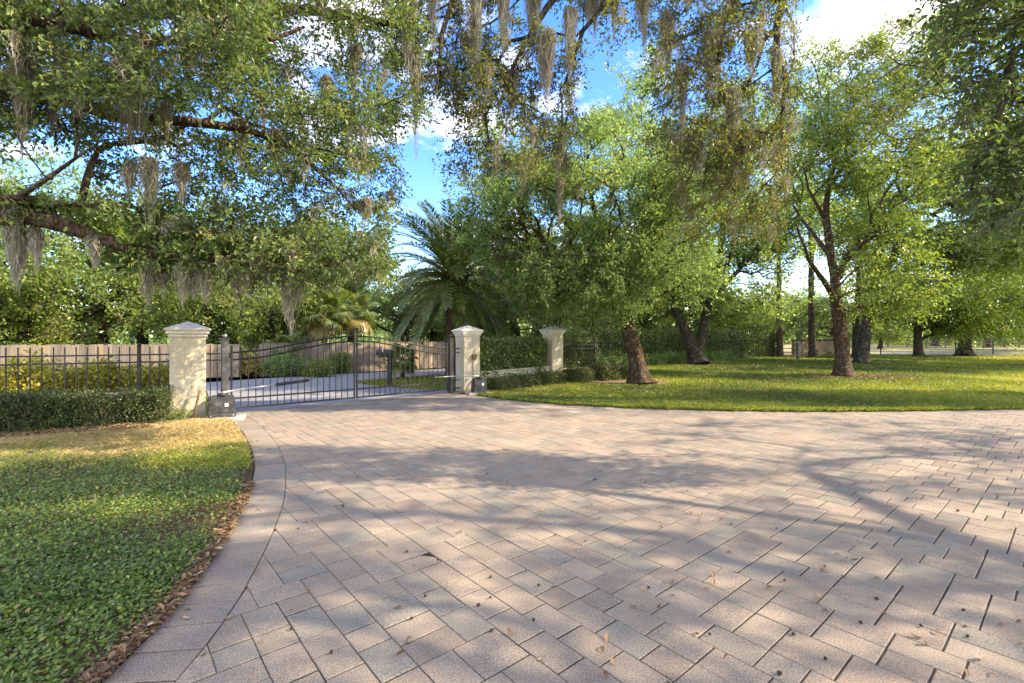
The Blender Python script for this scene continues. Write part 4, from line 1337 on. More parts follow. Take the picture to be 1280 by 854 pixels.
# --- airy tree with mulch ring
rng = np.random.default_rng(103)
tr = big([(1054, 471), (1053, 440), (1050, 410), (1046, 380)], 18.8, [.29, .255, .235, .225])
gd = [G3([(1046, 382, .215), (1044, 340, .16), (1036, 305, .15), (1030, 275, .13), (1035, 235, .10), (1048, 190, .07), (1068, 130, .045), (1085, 60, .02)], 19.3),
      G3([(1044, 378, .13), (1030, 355, .10), (1018, 335, .08), (1005, 310, .05), (995, 280, .03)], 19.3, (0, -.3, -.6, -1, -1.4)),
      G3([(1036, 318, .10), (1020, 300, .08), (1005, 280, .06), (990, 255, .035)], 19.3, (0, .3, .6, 1)),
      G3([(1030, 272, .08), (1018, 258, .06), (1008, 232, .045), (1002, 200, .02)], 19.3, (0, -.3, -.6, -.9)),
      G3([(1035, 240, .09), (1055, 200, .06), (1095, 165, .04), (1140, 130, .02)], 19.3, (0, -.4, -1, -1.6)),
      G3([(1044, 350, .11), (1060, 318, .09), (1085, 295, .06), (1125, 280, .03)], 19.3, (0, -.4, -.9, -1.4))]
C = np.concatenate([ell(rng, P(1090, 110, 19.3), (3.1, 2.8, 3.1), 440), ell(rng, P(1120, 215, 19), (3.0, 2.5, 2.0), 360), ell(rng, P(1020, 215, 19.2), (1.5, 2.0, 2.3), 150), ell(rng, P(1092, 345, 18.4), (1.6, 1.5, 1.15), 190),
                    ell(rng, P(1045, 120, 19.4), (1.6, 1.7, 2.2), 130), ell(rng, P(1150, 60, 19), (1.8, 1.7, 1.3), 100), ell(rng, P(1110, 290, 18.7), (1.6, 1.5, .9), 110)])
C = np.concatenate([C, ell(rng, P(1060, 175, 19.2), (2.6, 2.4, 2.2), 120), ell(rng, P(1185, 160, 19), (1.8, 1.8, 2.2), 90)])
C = clumpy(rng, C[rng.uniform(0, 1, len(C)) < .8], 90, .46)
tree('shade_tree', 'airy yellow green tree with branching trunk in a mulch ring', 'tree', tr, gd, C, M['light_leaf'], M['red_bark'], rng, None,
     dict(twigs=6, per=8, tl=.48, L=.115, W=.062, tone=.52, droop=.2, twig_r=.005), dict(r0=.008), flare=.75)

# --- dark trunk behind it, its crown reaching right
rng = np.random.default_rng(104)
tr = big([(1077, 454), (1081, 425), (1086, 380), (1092, 340), (1100, 305)], 28, [.35, .29, .26, .24, .23])
gd = [G3([(1099, 309, .25), (1112, 270, .18), (1130, 235, .13), (1165, 205, .09), (1205, 190, .04)], 28.4),
      G3([(1112, 270, .13), (1150, 245, .10), (1195, 238, .07), (1250, 230, .03)], 28.4, (0, -.5, -1, -1.4)),
      G3([(1100, 305, .13), (1085, 260, .09), (1080, 210, .05)], 28.4, (0, 1, 2))]
C = np.concatenate([ell(rng, P(1160, 250, 28.6), (4.5, 4, 3.2), 620), ell(rng, P(1235, 225, 28), (3.2, 3, 2.6), 400), ell(rng, P(1100, 310, 28), (2.4, 2.4, 1.7), 190), ell(rng, P(1130, 360, 27.5), (1.9, 1.8, 1.0), 120), ell(rng, P(1240, 300, 27.5), (2.8, 2.2, 2.0), 300)])
C = clumpy(rng, C, 90, .62)
tree('oak_tree', 'dark trunked oak just behind the airy tree, limbs reaching right', 'tree', tr, gd, C, M['light_leaf'], M['grey_bark'], rng, None,
     dict(twigs=6, per=7, tl=.62, L=.15, W=.085, tone=.5, droop=.3, twig_r=.006), dict(r0=.011))
# slim companion trunk
rng = np.random.default_rng(108)
tr = big([(1070, 449), (1071, 400), (1074, 350), (1076, 300)], 33, [.26, .22, .18, .14])
C = ell(rng, P(1075, 290, 33), (2.6, 2.4, 2.8), 170)
tree('oak_tree', 'slim grey trunk standing half hidden behind the dark oak', 'tree', tr, [], C, M['mid_leaf'], M['grey_bark'], rng, None,
     dict(twigs=5, per=7, tl=.6, L=.14, W=.075, tone=.5, droop=.3), dict(r0=.011))
# --- low crowned trees to the right
rng = np.random.default_rng(105)
tr = big([(1148, 447), (1147, 425), (1148, 390), (1152, 350)], 35.5, [.31, .25, .22, .2])
C = np.concatenate([ell(rng, P(1165, 330, 35.5), (4.2, 3.6, 3.8), 480), ell(rng, P(1130, 375, 34.8), (2.6, 2.4, 2.0), 200), ell(rng, P(1195, 385, 34.5), (2.2, 2.2, 1.6), 150)])
C = clumpy(rng, C, 70, .70)
tree('round_tree', 'round crowned green tree with straight dark trunk before the field', 'tree', tr, [], C, M['light_leaf'], M['pine_bark'], rng, None,
     dict(twigs=6, per=7, tl=.7, L=.16, W=.09, tone=.42, droop=.35, twig_r=.006), dict(r0=.011))
rng = np.random.default_rng(106)
tr = big([(1206, 444.5), (1206, 428), (1208, 400), (1212, 360)], 38.5, [.50, .40, .33, .27])
C = np.concatenate([ell(rng, P(1225, 345, 38), (5.6, 4.4, 4.2), 560), ell(rng, P(1190, 395, 36.5), (3, 2.6, 1.7), 220), ell(rng, P(1255, 395, 36.5), (3.2, 2.6, 1.7), 230), ell(rng, P(1300, 330, 38), (4, 4, 4), 250)])
C = clumpy(rng, C, 70, .70)
tree('oak_tree', 'broad low oak with thick dark trunk near the right edge', 'tree', tr, [], C, M['light_leaf'], M['pine_bark'], rng, None,
     dict(twigs=6, per=7, tl=.75, L=.17, W=.095, tone=.33, droop=.35, twig_r=.006), dict(r0=.012))
# --- pines
for px, top, lab, rr in ((975, 365, 'slim straight pine trunk at the end of the hedge', .20), (1015, 240, 'tall slim dark pine beside the rubble wall', .19)):
    rng = np.random.default_rng(int(px))
    d = 35.0
    tr = big([(px, 447.3), (px - 1, 400), (px - 1, top), (px - 3, top - 110)], d, [rr * 1.15, rr, rr * .85, rr * .55])
    C = ell(rng, P(px - 3, top - 120, d), (2.0, 2.0, 3.4), 120, .2)
    tree('pine_tree', lab, 'tree', tr, [], C, M['mid_leaf'], M['pine_bark'], rng, 'slim pines at the back of the lawn',
         dict(twigs=6, per=9, tl=.55, L=.2, W=.025, tone=.5, droop=.1), dict(r0=.009), flare=.25)

# --- background trees: four kinds, copied
def proto(kind, seed, H_, w, mat, tone, L, n, cz=.62, trunk_r=.26, open_=.85, stems=1):
    rng = np.random.default_rng(seed)
    tr = [(0, 0, 0, trunk_r), (.1, 0, H_ * .2, trunk_r * .85), (rng.normal(0, .25), rng.normal(0, .2), H_ * .42, trunk_r * .65)]
    C = []
    for i in range(7):
        a = i * 2.4; rr = w * .5 * (0.25 + .65 * (i % 3) / 2)
        C.append(ell(rng, (rr * math.cos(a), rr * math.sin(a), H_ * (cz + .16 * math.sin(i * 1.7))), (w * .33, w * .33, H_ * .20), n // 7))
    C = np.concatenate(C); C = clumpy(rng, C, 46, w * .085)
    C = C[C[:, 2] > H_ * .12]
    root, _ = tree(kind, None, None, tr, [], C, M[mat], M['grey_bark'], rng, None, dict(twigs=7, per=8, tl=w * .075, L=L * .8, W=L * .42, tone=tone, droop=.3, spread=.14, twig_r=.006), dict(r0=.010), sides=10)
    return root
PR = {'a': proto('oak_tree', 201, 6.5, 6.5, 'mid_leaf', .45, .16, 460), 'b': proto('bushy_tree', 202, 5.2, 6.0, 'light_leaf', .55, .15, 460, cz=.5, trunk_r=.16),
      'c': proto('oak_tree', 203, 8.5, 7.0, 'light_leaf', .42, .18, 420, cz=.64, open_=.72), 'd': proto('evergreen_tree', 204, 6.0, 5.0, 'hedge_leaf', .75, .16, 430, cz=.5)}
used = set()
def place(k, px, d, s, rot, label, sz=1.0):
    src = PR[k]
    if k in used: o = copy_tree(src)
    else: o = src; used.add(k)
    x = (px - 640) / FPX * d
    o.location = (x, d, -.02); o.rotation_euler = (0, 0, rot); s *= 1.22; sz *= 1.12; o.scale = (s, s, s * sz)
    tag(o, label, 'tree', 'background trees')
BG = [  # kind, px, depth, scale, rotation, label, height scale
 ('b', -60, 18.5, .95, .3, 'pale green bushy tree overhanging the board fence at the left edge', 1.0),
 ('b', 48, 20.5, 1.0, 1.4, 'sunlit pale green bushy tree behind the grey board fence', .9),
 ('a', 128, 23, 1.0, 2.1, 'grey green oak behind the board fence, left of the bare trunk', .95),
 ('c', 176, 24.5, .88, .2, 'light trunked tree behind the board fence, left of the pillar', .9),
 ('d', 232, 25, 1.0, 1.0, 'dark green tree directly behind the dappled pillar', 1.0),
 ('a', 296, 26, 1.0, 4.0, 'shaded oak behind the gap between pillar and gate', .92),
 ('b', 344, 23.5, .85, 5.0, 'yellow green bushy tree over the hinge side of the gate', 1.0),
 ('d', 386, 28, 1.05, 2.7, 'dark tree standing behind the bright fan palm', 1.0),
 ('c', 440, 31, .80, 3.3, 'yellow green tree behind the fan palm with dead fronds', .85),
 ('a', 500, 29, .80, .9, 'green tree low in the gap left of the date palm', .75),
 ('d', 540, 31, .9, 5.5, 'dark green tree right behind the date palm trunk', .9),
 ('b', 600, 30, 1.1, 2.0, 'bright yellow green tree behind the boxed pillar', 1.0),
 ('a', 648, 31, 1.1, 3.0, 'dappled green tree behind the hedge between pillars', .9),
 ('b', 706, 27.5, .95, 4.1, 'sunlit yellow tree just behind the last pillar', 1.0),
 ('c', 742, 33, .92, 1.2, 'tall green tree behind the leaning oak, pillar side', 1.0),
 ('b', 800, 33, 1.1, .6, 'yellow green bushy tree between leaning and forked oaks', .95),
 ('a', 846, 36, 1.1, 5.2, 'grey green oak behind the forked oak', 1.0),
 ('b', 905, 37, 1.05, 3.7, 'sunlit bushy tree above the hedge beside the forked oak', .9),
 ('b', 950, 42, 1.15, 2.4, 'pale bushy tree behind the slim hedge end pine', .8),
 ('a', 1000, 58, 1.1, 1.9, 'hazy far tree between the two slim pines', .8),
 ('d', 1040, 46, .95, 4.4, 'dark low tree behind the rubble stone wall', .8),
 ('b', 1100, 60, 1.2, 5.9, 'far pale tree across the field left of the round tree', .85),
 ('a', 1170, 72, 1.5, 3.5, 'far grey green tree across the straw field', .8),
 ('c', 1235, 66, 1.3, .4, 'far light tree across the field behind the broad oak', .8),
 ('b', 1290, 54, 1.5, 1.1, 'leafy tree at the right edge behind the broad oak', 1.0),
 ('a', 1330, 44, 1.3, 2.2, 'green oak at the far right beyond the broad oak', 1.0),
 ('c', 1545, 22.3, 1.1, 4.0, 'leafy tree beyond the right edge shading the lawn beside the airy tree', 1.0),  # out of view, this tree and the next are added to shade the lawn
 ('a', 1505, 26.5, 1.2, 1.7, 'tree beyond the right edge shading the lawn before the broad oak', 1.0),
 ('c', -120, 22, 1.0, .7, 'tall light oak beyond the board fence off the left edge', 1.0),
]
for b_ in BG: place(*b_)
# far wood closing the horizon: one mass
rng = np.random.default_rng(300)
n_ = 2600; ang = rng.uniform(-1.05, 1.05, n_); dd = rng.uniform(95, 125, n_)
C = np.stack([np.sin(ang) * dd * 1.1, np.cos(ang) * dd, np.abs(rng.normal(0, 1, n_)) * 4.2 + .6], 1)
v, q, tn, _, _ = foliage(C, rng, twigs=5, per=6, tl=1.6, L=.75, W=.45, tone=.55, droop=.2)
o = part('distant_woods', v, q, M['mid_leaf'], None, tn); tag(o, kind='stuff')
# ================================================================== OVERHANGING OAKS
MOSS_NODES = []
# --- old oak left of the frame, its limbs reaching in
rng = np.random.default_rng(401)
tr = [(-10.6, 6.2, 0, .62), (-10.5, 6.2, 1.2, .52), (-10.2, 6.2, 2.4, .48), (-9.9, 6.3, 3.6, .42)]
gd = [G3([(-330, 330, .30), (-150, 275, .22), (-60, 262, .140), (0, 266, .125), (80, 273, .115), (125, 298, .105), (160, 313, .092), (230, 326, .070), (320, 320, .048), (400, 334, .032), (455, 322, .025)], 6.2, (0, 0, 0, 0, .0, .05, .1, .3, .6, 1.0, 1.3)),
      [(-9.9, 6.3, 3.5, .34)] + G3([(-120, 100, .2), (0, 110, .15), (60, 112, .10), (130, 142, .085), (200, 164, .07), (250, 150, .058), (300, 154, .05), (352, 170, .042), (400, 205, .03), (445, 262, .015)], 6.3, (0, 0, 0, 0, .1, .2, .4, .6, 1.0, 1.7, 2.4)),
      [(-9.9, 6.3, 3.6, .30)] + G3([(-100, -10, .18), (60, 30, .085), (180, 48, .06), (300, 66, .04), (380, 34, .02)], 5.7, (0, 0, .2, .5, .8)),
      [(-9.9, 6.3, 3.6, .30), (-8.5, 7.8, 6.5, .18), (-5.0, 8.6, 7.6, .11), (-1.8, 9.0, 7.4, .05)],
      G3([(-60, 262, .06), (20, 242, .035), (62, 228, .028), (95, 200, .018), (128, 175, .010)], 6.1, (0, -.1, -.2, -.2, -.2))]
C = np.concatenate([
    clump(rng, imgbox(rng, -130, 330, -170, 120, 5.2, 8.4, 1250), .86, .8),
    clump(rng, imgbox(rng, 290, 530, -130, 150, 6.9, 10.2, 640), .75, .8),
    clump(rng, imgbox(rng, 330, 500, 140, 262, 8.4, 10.2, 260), .58, .6),
    clump(rng, imgbox(rng, 330, 478, 250, 335, 8.4, 10.2, 230), .55, .6),
    clump(rng, imgbox(rng, 165, 480, 284, 345, 6.2, 7.7, 330), .8, .5),
    clump(rng, imgbox(rng, 120, 460, 110, 230, 6.2, 8.0, 340), .58, .6),
    clump(rng, imgbox(rng, -120, 110, 90, 175, 5.6, 7.2, 150), .7, .6),
    imgbox(rng, -80, 150, 248, 268, 5.9, 6.6, 40),
    imgbox(rng, 170, 330, 235, 300, 6.4, 7.2, 60)])
FOL_LO = dict(twigs=6, per=9, tl=.29, L=.066, W=.031, tone=.38, droop=.2, twig_r=.0035, ctone=.17)
lo, nodes_lo = tree('live_oak', 'huge mossy live oak reaching in from the left edge', 'tree', tr, gd, C, M['oak_leaf'], M['red_bark'], rng, None, FOL_LO, dict(r0=.0055, seg=.35, wob=.12), hexa=True)
# ferns growing on the low limb (part of what moves with it)
limb = resample(np.array(gd[0]), .1)
sel = limb[(limb[:, 0] > -7.6) & (limb[:, 0] < -3.4)]
FC = sel[rng.integers(0, len(sel), 230)]
pos = FC[:, :3] + np.stack([rng.normal(0, .05, 230), rng.normal(0, .05, 230), FC[:, 3] * .85], 1)
pos = np.repeat(pos, 5, axis=0); D = norm(rand_dirs(rng, len(pos)) * np.array([1, 1, .5]) + np.array([0, 0, .75]))
v, q, k = leaf_geo(pos, D, rand_dirs(rng, len(pos)), rng.uniform(.10, .22, len(pos)), np.full(len(pos), .035), True)
base = np.array(tr[0][:3])
part('limb_ferns', v - base, q, M['light_leaf'], lo, np.repeat(np.clip(rng.normal(.35, .18, len(pos)), 0, 1), 2))

# --- oak overhead: trunk stands right of the frame, a long limb crosses above the view
rng = np.random.default_rng(402)
tr = [(14.5, 11.6, 0, .60), (14.4, 11.6, 1.5, .5), (14.1, 11.5, 3.2, .45), (13.5, 11.3, 4.8, .38)]
gd = [[(13.5, 11.3, 4.8, .34), (12.4, 11.0, 8.6, .29), (11.2, 10.8, 10.2, .26), (8.2, 10.4, 10.3, .22), (5.2, 10.0, 9.9, .18), (2.6, 9.6, 9.6, .14), (.2, 9.3, 9.2, .10), (-1.8, 9.2, 8.8, .06)],
      [(5.2, 10.0, 9.9, .12)] + G3([(905, 20, .08), (890, 70, .06), (905, 125, .045), (925, 180, .025)], 10.2),
      [(2.6, 9.6, 9.6, .09)] + G3([(700, -20, .07), (660, 40, .055), (640, 85, .04), (625, 130, .02)], 9.4),
      [(.2, 9.3, 9.2, .07)] + G3([(556, -10, .055), (553, 40, .045), (550, 72, .03), (545, 115, .015)], 9.0),
      [(6.5, 10.2, 9.8, .10)] + G3([(960, 30, .07), (985, 90, .05), (975, 160, .03)], 10.4)]
C = np.concatenate([
    clump(rng, imgbox(rng, 485, 640, -110, 130, 8.6, 10.6, 420), .60, .8),
    clump(rng, imgbox(rng, 560, 720, 60, 215, 9.0, 10.8, 330), .55, .7),
    clump(rng, imgbox(rng, 640, 790, -110, 60, 8.8, 10.8, 240), .52, .7),
    clump(rng, imgbox(rng, 740, 850, -90, 40, 9.0, 10.6, 90), .50, .6),
    clump(rng, imgbox(rng, 815, 1000, -100, 190, 9.4, 11.6, 640), .75, .8),
    clump(rng, imgbox(rng, 840, 985, 150, 300, 9.8, 11.4, 290), .68, .7),
    clump(rng, ell(rng, (12.5, 11.5, 8.0), (4.5, 3.2, 2.2), 420), .7, 1.2),
    clump(rng, ell(rng, (20.0, 11.2, 6.8), (5.5, 1.9, 1.6), 1500), .88, 1.0)])  # unseen side of the crown, added to shade the lawn edge
lo2, nodes_co = tree('live_oak', 'oak overhead with drooping mossy olive branches across the top', 'tree', tr, gd, C, M['olive_leaf'], M['bark'], rng, None,
     dict(twigs=6, per=8, tl=.36, L=.070, W=.034, tone=.36, droop=.45, twig_r=.004, ctone=.13), dict(r0=.006, seg=.4, wob=.13, sag=-.05), hexa=True)

# --- oak right of the frame, its dark branches in the upper right corner
rng = np.random.default_rng(403)
tr = [(12.4, .6, 0, .55), (12.3, .6, 1.4, .46), (12.1, .7, 2.8, .42), (11.8, .8, 4.2, .36)]
gd = [[(11.8, .8, 4.2, .11), (10.0, 3.4, 4.7, .065), (8.6, 4.3, 5.3, .05), (7.0, 4.9, 5.4, .06), (5.9, 5.4, 5.2, .03)],
      [(11.8, .8, 4.2, .24), (11, -.4, 6.5, .16), (10.5, -2, 7.2, .1)], [(11.8, .8, 4.2, .18), (8.2, .8, 6.6, .10), (5.0, 0.6, 7.4, .08), (2.0, 1.6, 7.7, .05), (.2, 2.4, 7.6, .04)], [(11.8, .8, 4.2, .22), (12.6, 2.8, 6.2, .09), (13.5, 4.8, 6.8, .08)]]
C = np.concatenate([
    clump(rng, imgbox(rng, 1190, 1380, -120, 120, 4.6, 6.0, 300), .78, .6),
    clump(rng, imgbox(rng, 1215, 1400, 100, 285, 4.7, 6.0, 280), .74, .6),
    clump(rng, ell(rng, (9.5, -.3, 7.0), (6.0, 4.2, 2.3), 1900), .72, .9),  # from here the crown is out of view, added to shade drive and lawn
    clump(rng, ell(rng, (4.3, 2.2, 7.7), (5.8, 3.1, 1.3), 3000), .90, .6),
    clump(rng, ell(rng, (13.5, 3.2, 6.6), (3.6, 2.2, 1.9), 420), .6, 1.0),
    clump(rng, ell(rng, (15.5, 6.6, 6.4), (4.0, 1.9, 1.6), 420), .55, .9)])
# openings cut in the unseen crown so sun patches fall on the ground
_gx, _gy = C[:, 0] - 1.475 * C[:, 2], C[:, 1] + .129 * C[:, 2]
_f = field2(rng, np.stack([_gx, _gy], 1), 3.8)
_far = (C[:, 0] / np.maximum(C[:, 1], .1) > 1.07) | (C[:, 2] > CAMH + .8 * np.maximum(C[:, 1], 0) + .3)
_drop = _far & (((_gx > 1.2) & (_f > .30)) | ((_gx <= 1.2) & (_f > .72)) | ((_gx < -2.3) & (np.abs(_gy - 4.35 - .1 * (_gx + 4)) < .22)))
C = C[~_drop]
lo3, nodes_ro = tree('live_oak', 'dark leafy oak branches hanging into the upper right corner', 'tree', tr, gd, C, M['oak_leaf'], M['bark'], rng, None,
     dict(twigs=6, per=8, tl=.36, L=.066, W=.033, tone=.30, droop=.3, twig_r=.004), dict(r0=.006, seg=.4, wob=.12), hexa=True)

# ================================================================== SPANISH MOSS
def moss_geo(rng, tops, length, n, spread, seg=9, w=.009, curl=.05):
    """hanging strands under the points in tops"""
    t = np.linspace(0, 1, seg)
    i = rng.integers(0, len(tops), n)
    L = length * (rng.uniform(.25, 1.0, n) ** 1.1)
    p0 = tops[i] + rng.normal(size=(n, 3)) * np.array([spread, spread, spread * .4])
    ph = rng.uniform(0, 6.28, (n, 4)); fr = rng.uniform(5, 14, (n, 2))
    dx = (np.sin(fr[:, :1] * t + ph[:, :1]) - np.sin(ph[:, :1])) * curl * .5 + np.cumsum(rng.normal(0, curl * .25, (n, seg)), 1) * .5
    dy = (np.sin(fr[:, 1:] * t + ph[:, 1:2]) - np.sin(ph[:, 1:2])) * curl * .5 + np.cumsum(rng.normal(0, curl * .25, (n, seg)), 1) * .5
    pinch = 1 + .5 * np.sin(t * 3.0)[None, :] - .75 * t[None, :]
    cx = tops.mean(0)
    X = p0[:, None, 0] + dx; Y = p0[:, None, 1] + dy
    X = cx[0] + (X - cx[0]) * pinch if len(tops) < 3 else X
    Y = cx[1] + (Y - cx[1]) * pinch if len(tops) < 3 else Y
    Z = p0[:, None, 2] - L[:, None] * t
    a = rng.uniform(0, 3.14, n)
    ww = w * (1 - .6 * t)[None, :] * rng.uniform(.6, 1.3, n)[:, None]
    ox, oy = np.cos(a)[:, None] * ww, np.sin(a)[:, None] * ww
    V = np.stack([np.stack([X + ox, Y + oy, Z], -1), np.stack([X - ox, Y - oy, Z], -1)], 2).reshape(-1, 3)
    b = (np.arange(n) * seg * 2)[:, None] + np.arange(seg - 1)[None, :] * 2
    b = b.reshape(-1)
    F = np.stack([b, b + 1, b + 3, b + 2], 1)
    tn = np.repeat(np.clip(rng.normal(.5, .2, n), 0, 1), seg - 1)
    return V, F, tn
def moss(px, y0, y1, d, wpx, label, n=None, tone=0):
    rng = np.random.default_rng(int(px * 7 + y0))
    top = P(px, y0, d); L = (y1 - y0) / FPX * d; w = wpx / FPX * d * .30
    m_ = 3 + int(wpx / 5)
    Vs, Fs, Ts, b = [], [], [], 0
    for k in range(m_):                       # several tapering locks of different length make one tuft
        f_ = (k + .5) / m_ - .5
        tp = top + np.array([f_ * w * 2.0 + rng.normal(0, w * .2), rng.normal(0, w * .5), rng.normal(0, .03)])
        lk = L * (1.0 if k == m_ // 2 else rng.uniform(.35, .85))
        V, F, tn = moss_geo(rng, tp[None, :], lk, int(34 + wpx * 3.2), w * .34, seg=11, curl=min(.06, lk * .10), w=.0062)
        Vs.append(V); Fs.append(F + b); Ts.append(tn + rng.normal(0, .06)); b += len(V)
    V, F, tn = np.concatenate(Vs), np.concatenate(Fs), np.concatenate(Ts)
    o = part('moss_tuft', V - top, F, M['moss'], None, np.clip(tn + tone, 0, 1)); o.location = top
    tag(o, label, 'moss', 'hanging moss tufts')
MT = [
 (30, 70, 215, 5.9, 20, 'longest dark moss beard hanging at the upper left corner', -.1), (62, 95, 170, 6.1, 18, 'brown moss tuft beside the long beard at upper left', -.15),
 (100, 88, 150, 6.2, 22, 'wide brown moss mat under the upper left branches', -.15), (138, 100, 172, 6.2, 18, 'brown moss tuft just left of the tall pale beard', -.1),
 (166, 70, 205, 6.2, 26, 'tall thick pale moss beard hanging above the clipped hedge side', .12), (184, 200, 285, 6.4, 14, 'thin pale moss streamer below the tall thick beard', .18),
 (162, 205, 262, 6.4, 12, 'tan moss wisp in the sky gap over the low limb', .05), (228, 205, 262, 6.6, 15, 'tan moss tuft in the sky gap above the dappled pillar', .02),
 (236, 48, 108, 6.4, 20, 'brown moss tuft high above the dappled pillar', -.1), (256, 40, 90, 6.5, 12, 'thin brown moss wisp high above the dappled pillar', -.1),
 (22, 285, 372, 6.3, 18, 'tan moss tuft under the low limb at the left edge', .0), (45, 286, 342, 6.3, 12, 'pale moss wisp under the low limb near the left edge', .18),
 (184, 335, 388, 6.5, 13, 'dark moss tuft under the low limb left of the pillar', -.05), (232, 333, 386, 6.6, 24, 'broad pale moss curtain under the low limb above the pillar', .15),
 (257, 330, 384, 6.6, 16, 'pale moss tuft right of the broad curtain above the pillar', .15), (296, 340, 383, 6.9, 10, 'short pale moss wisp between the pillar and gate post', .1),
 (308, 336, 374, 6.9, 9, 'shortest pale moss wisp above the gate post', .15), (362, 352, 422, 7.2, 12, 'long pale pointed moss hanging over the left gate leaf', .22),
 (376, 352, 388, 7.2, 8, 'small moss wisp beside the long pale one over the gate', .15), (456, 248, 288, 8.0, 14, 'tan moss tuft in leaves left of the date palm', .0),
 (510, -20, 102, 8.8, 22, 'pale grey moss beard at the top, left of the thin long streamer', .2), (519, 60, 202, 8.9, 9, 'thin long moss streamer with bead tip at the top', .0),
 (596, -20, 116, 9.2, 14, 'pale olive moss streamer at the top above the date palm', .1), (585, 40, 95, 9.3, 18, 'brown moss clump at the top above the date palm', -.1),
 (668, -30, 90, 9.3, 24, 'broad brown moss curtain at the top centre', -.05), (683, 40, 150, 9.3, 18, 'longest olive moss beard at the top centre', .0),
 (742, -30, 60, 9.6, 17, 'brown moss beard against blue sky at the top', -.15), (768, -30, 58, 9.6, 12, 'thin brown moss wisp against blue sky at the top', -.15),
 (833, 20, 118, 9.8, 15, 'brown moss beard at the left of the olive branches', -.2), (852, 80, 190, 9.9, 14, 'rusty moss streamer among the olive branches', -.2),
 (888, 40, 112, 10.0, 18, 'dark moss clump in the middle of the olive branches', -.2), (940, 48, 112, 10.2, 15, 'grey moss beard right in the olive branches', .1),
 (868, 170, 230, 10.1, 16, 'low brown moss tuft beneath the olive branches', -.1), (700, 222, 288, 14.0, 10, 'bright long moss beard hanging on the leaning oak', .3),
 (722, 226, 258, 14.2, 9, 'short bright moss wisp hanging on the leaning oak', .3), (445, 60, 118, 8.2, 14, 'brown moss wisp at the top left of the cloud gap', -.05),
 (118, 300, 338, 6.2, 14, 'short tan moss tuft at the bend of the low limb', .0), (408, 338, 372, 7.2, 12, 'tan moss tuft at the tip of the low limb', .05),
 (540, -30, 70, 9.0, 16, 'pale moss streamer at the top between two longer ones', .15), (628, -20, 80, 9.2, 15, 'grey moss beard at the top right of the pale olive streamer', .1), (640, 90, 165, 9.6, 12, 'thin pale moss streamer in front of cloud at top centre', .2),
 (712, 10, 110, 9.5, 14, 'pale ragged moss beard left of the blue sky gap', .15), (805, -20, 70, 9.8, 13, 'grey moss beard at the right of the blue sky gap', .1), (915, 110, 200, 10.1, 13, 'pale thin moss streamer low in the olive branches', .15), (970, 60, 150, 10.3, 12, 'pale moss streamer at the right end of the olive branches', .15),
 (300, 150, 215, 6.8, 13, 'pale moss streamer under the middle of the upper limb', .12), (345, 165, 225, 7.0, 12, 'grey moss wisp near the bend of the upper limb', .1), (80, 60, 135, 6.0, 16, 'pale moss beard deep in the upper left crown', .1), (410, 100, 180, 8.0, 14, 'pale moss beard in leaves above the cloud gap', .12),
 (332, 336, 366, 7.0, 14, 'tan moss fringe under the far part of the low limb', .1), (205, 130, 178, 6.3, 13, 'tan moss tuft on the upper left limb', -.05)]
for px, y0, y1, d, w, lab, tn in MT: moss(px, y0, y1, d, w, lab, tone=tn)
# moss matted through the crowns: uncountable, part of each oak
def mat_moss(root, nodes, box, n, L, seed, per=16):
    rng = np.random.default_rng(seed)
    px = 640 + FPX * nodes[:, 0] / np.maximum(nodes[:, 1], .1); py = YH - FPX * (nodes[:, 2] - CAMH) / np.maximum(nodes[:, 1], .1)
    ok = (px > box[0]) & (px < box[1]) & (py > box[2]) & (py < box[3])
    T = nodes[ok]
    T = T[rng.integers(0, len(T), n)]
    Vs, Fs, Ts, b = [], [], [], 0
    for p in T:
        V, F, tn = moss_geo(rng, p[None, :], L * rng.uniform(.4, 1.3), per, .03, seg=7, curl=.06, w=.0065)
        Vs.append(V); Fs.append(F + b); Ts.append(np.clip(tn - .12 + rng.normal(0, .1), 0, 1)); b += len(V)
    o = part('moss', np.concatenate(Vs) - np.array(root.location), np.concatenate(Fs), M['moss'], root, np.concatenate(Ts))
    o['kind'] = 'stuff'
mat_moss(lo, nodes_lo, (-60, 520, -40, 350), 340, .40, 1, 20)
mat_moss(lo2, nodes_co, (480, 1010, -60, 290), 400, .50, 2, 20)

# ================================================================== GROUND COVER, GRASS, LITTER
def blades(name, rng, xy, z, h, w, mat, tone, lean=.5):
    n = len(xy)
    a = rng.uniform(0, 6.28, n); hh = h * rng.uniform(.5, 1.2, n)
    side = np.stack([np.cos(a), np.sin(a), np.zeros(n)], 1) * (w * rng.uniform(.7, 1.3, n))[:, None]
    ln = rng.normal(0, lean, (n, 2)) * hh[:, None]
    b = np.column_stack([xy, np.full(n, z)])
    tip = b + np.column_stack([ln, hh])
    mid = b + np.column_stack([ln * .35, hh * .6])
    V = np.stack([b - side, b + side, mid + side * .7, tip, mid - side * .7], 1).reshape(-1, 3)
    i = np.arange(n)[:, None] * 5
    # two quads would need six corners: use one quad and a tip sharing corners
    F = np.concatenate([i + np.array([[0, 1, 2, 4]]), i + np.array([[4, 2, 3, 3]])], 1).reshape(-1, 4)
    F = i + np.array([[0, 1, 2, 3]])
    V = np.stack([b - side, b + side, mid + side * .7, tip], 1).reshape(-1, 3)
    i = np.arange(n)[:, None] * 4
    o = part(name, V, i + np.array([[0, 1, 2, 3]]), mat, None, np.clip(tone, 0, 1))
    return tag(o, kind='stuff')
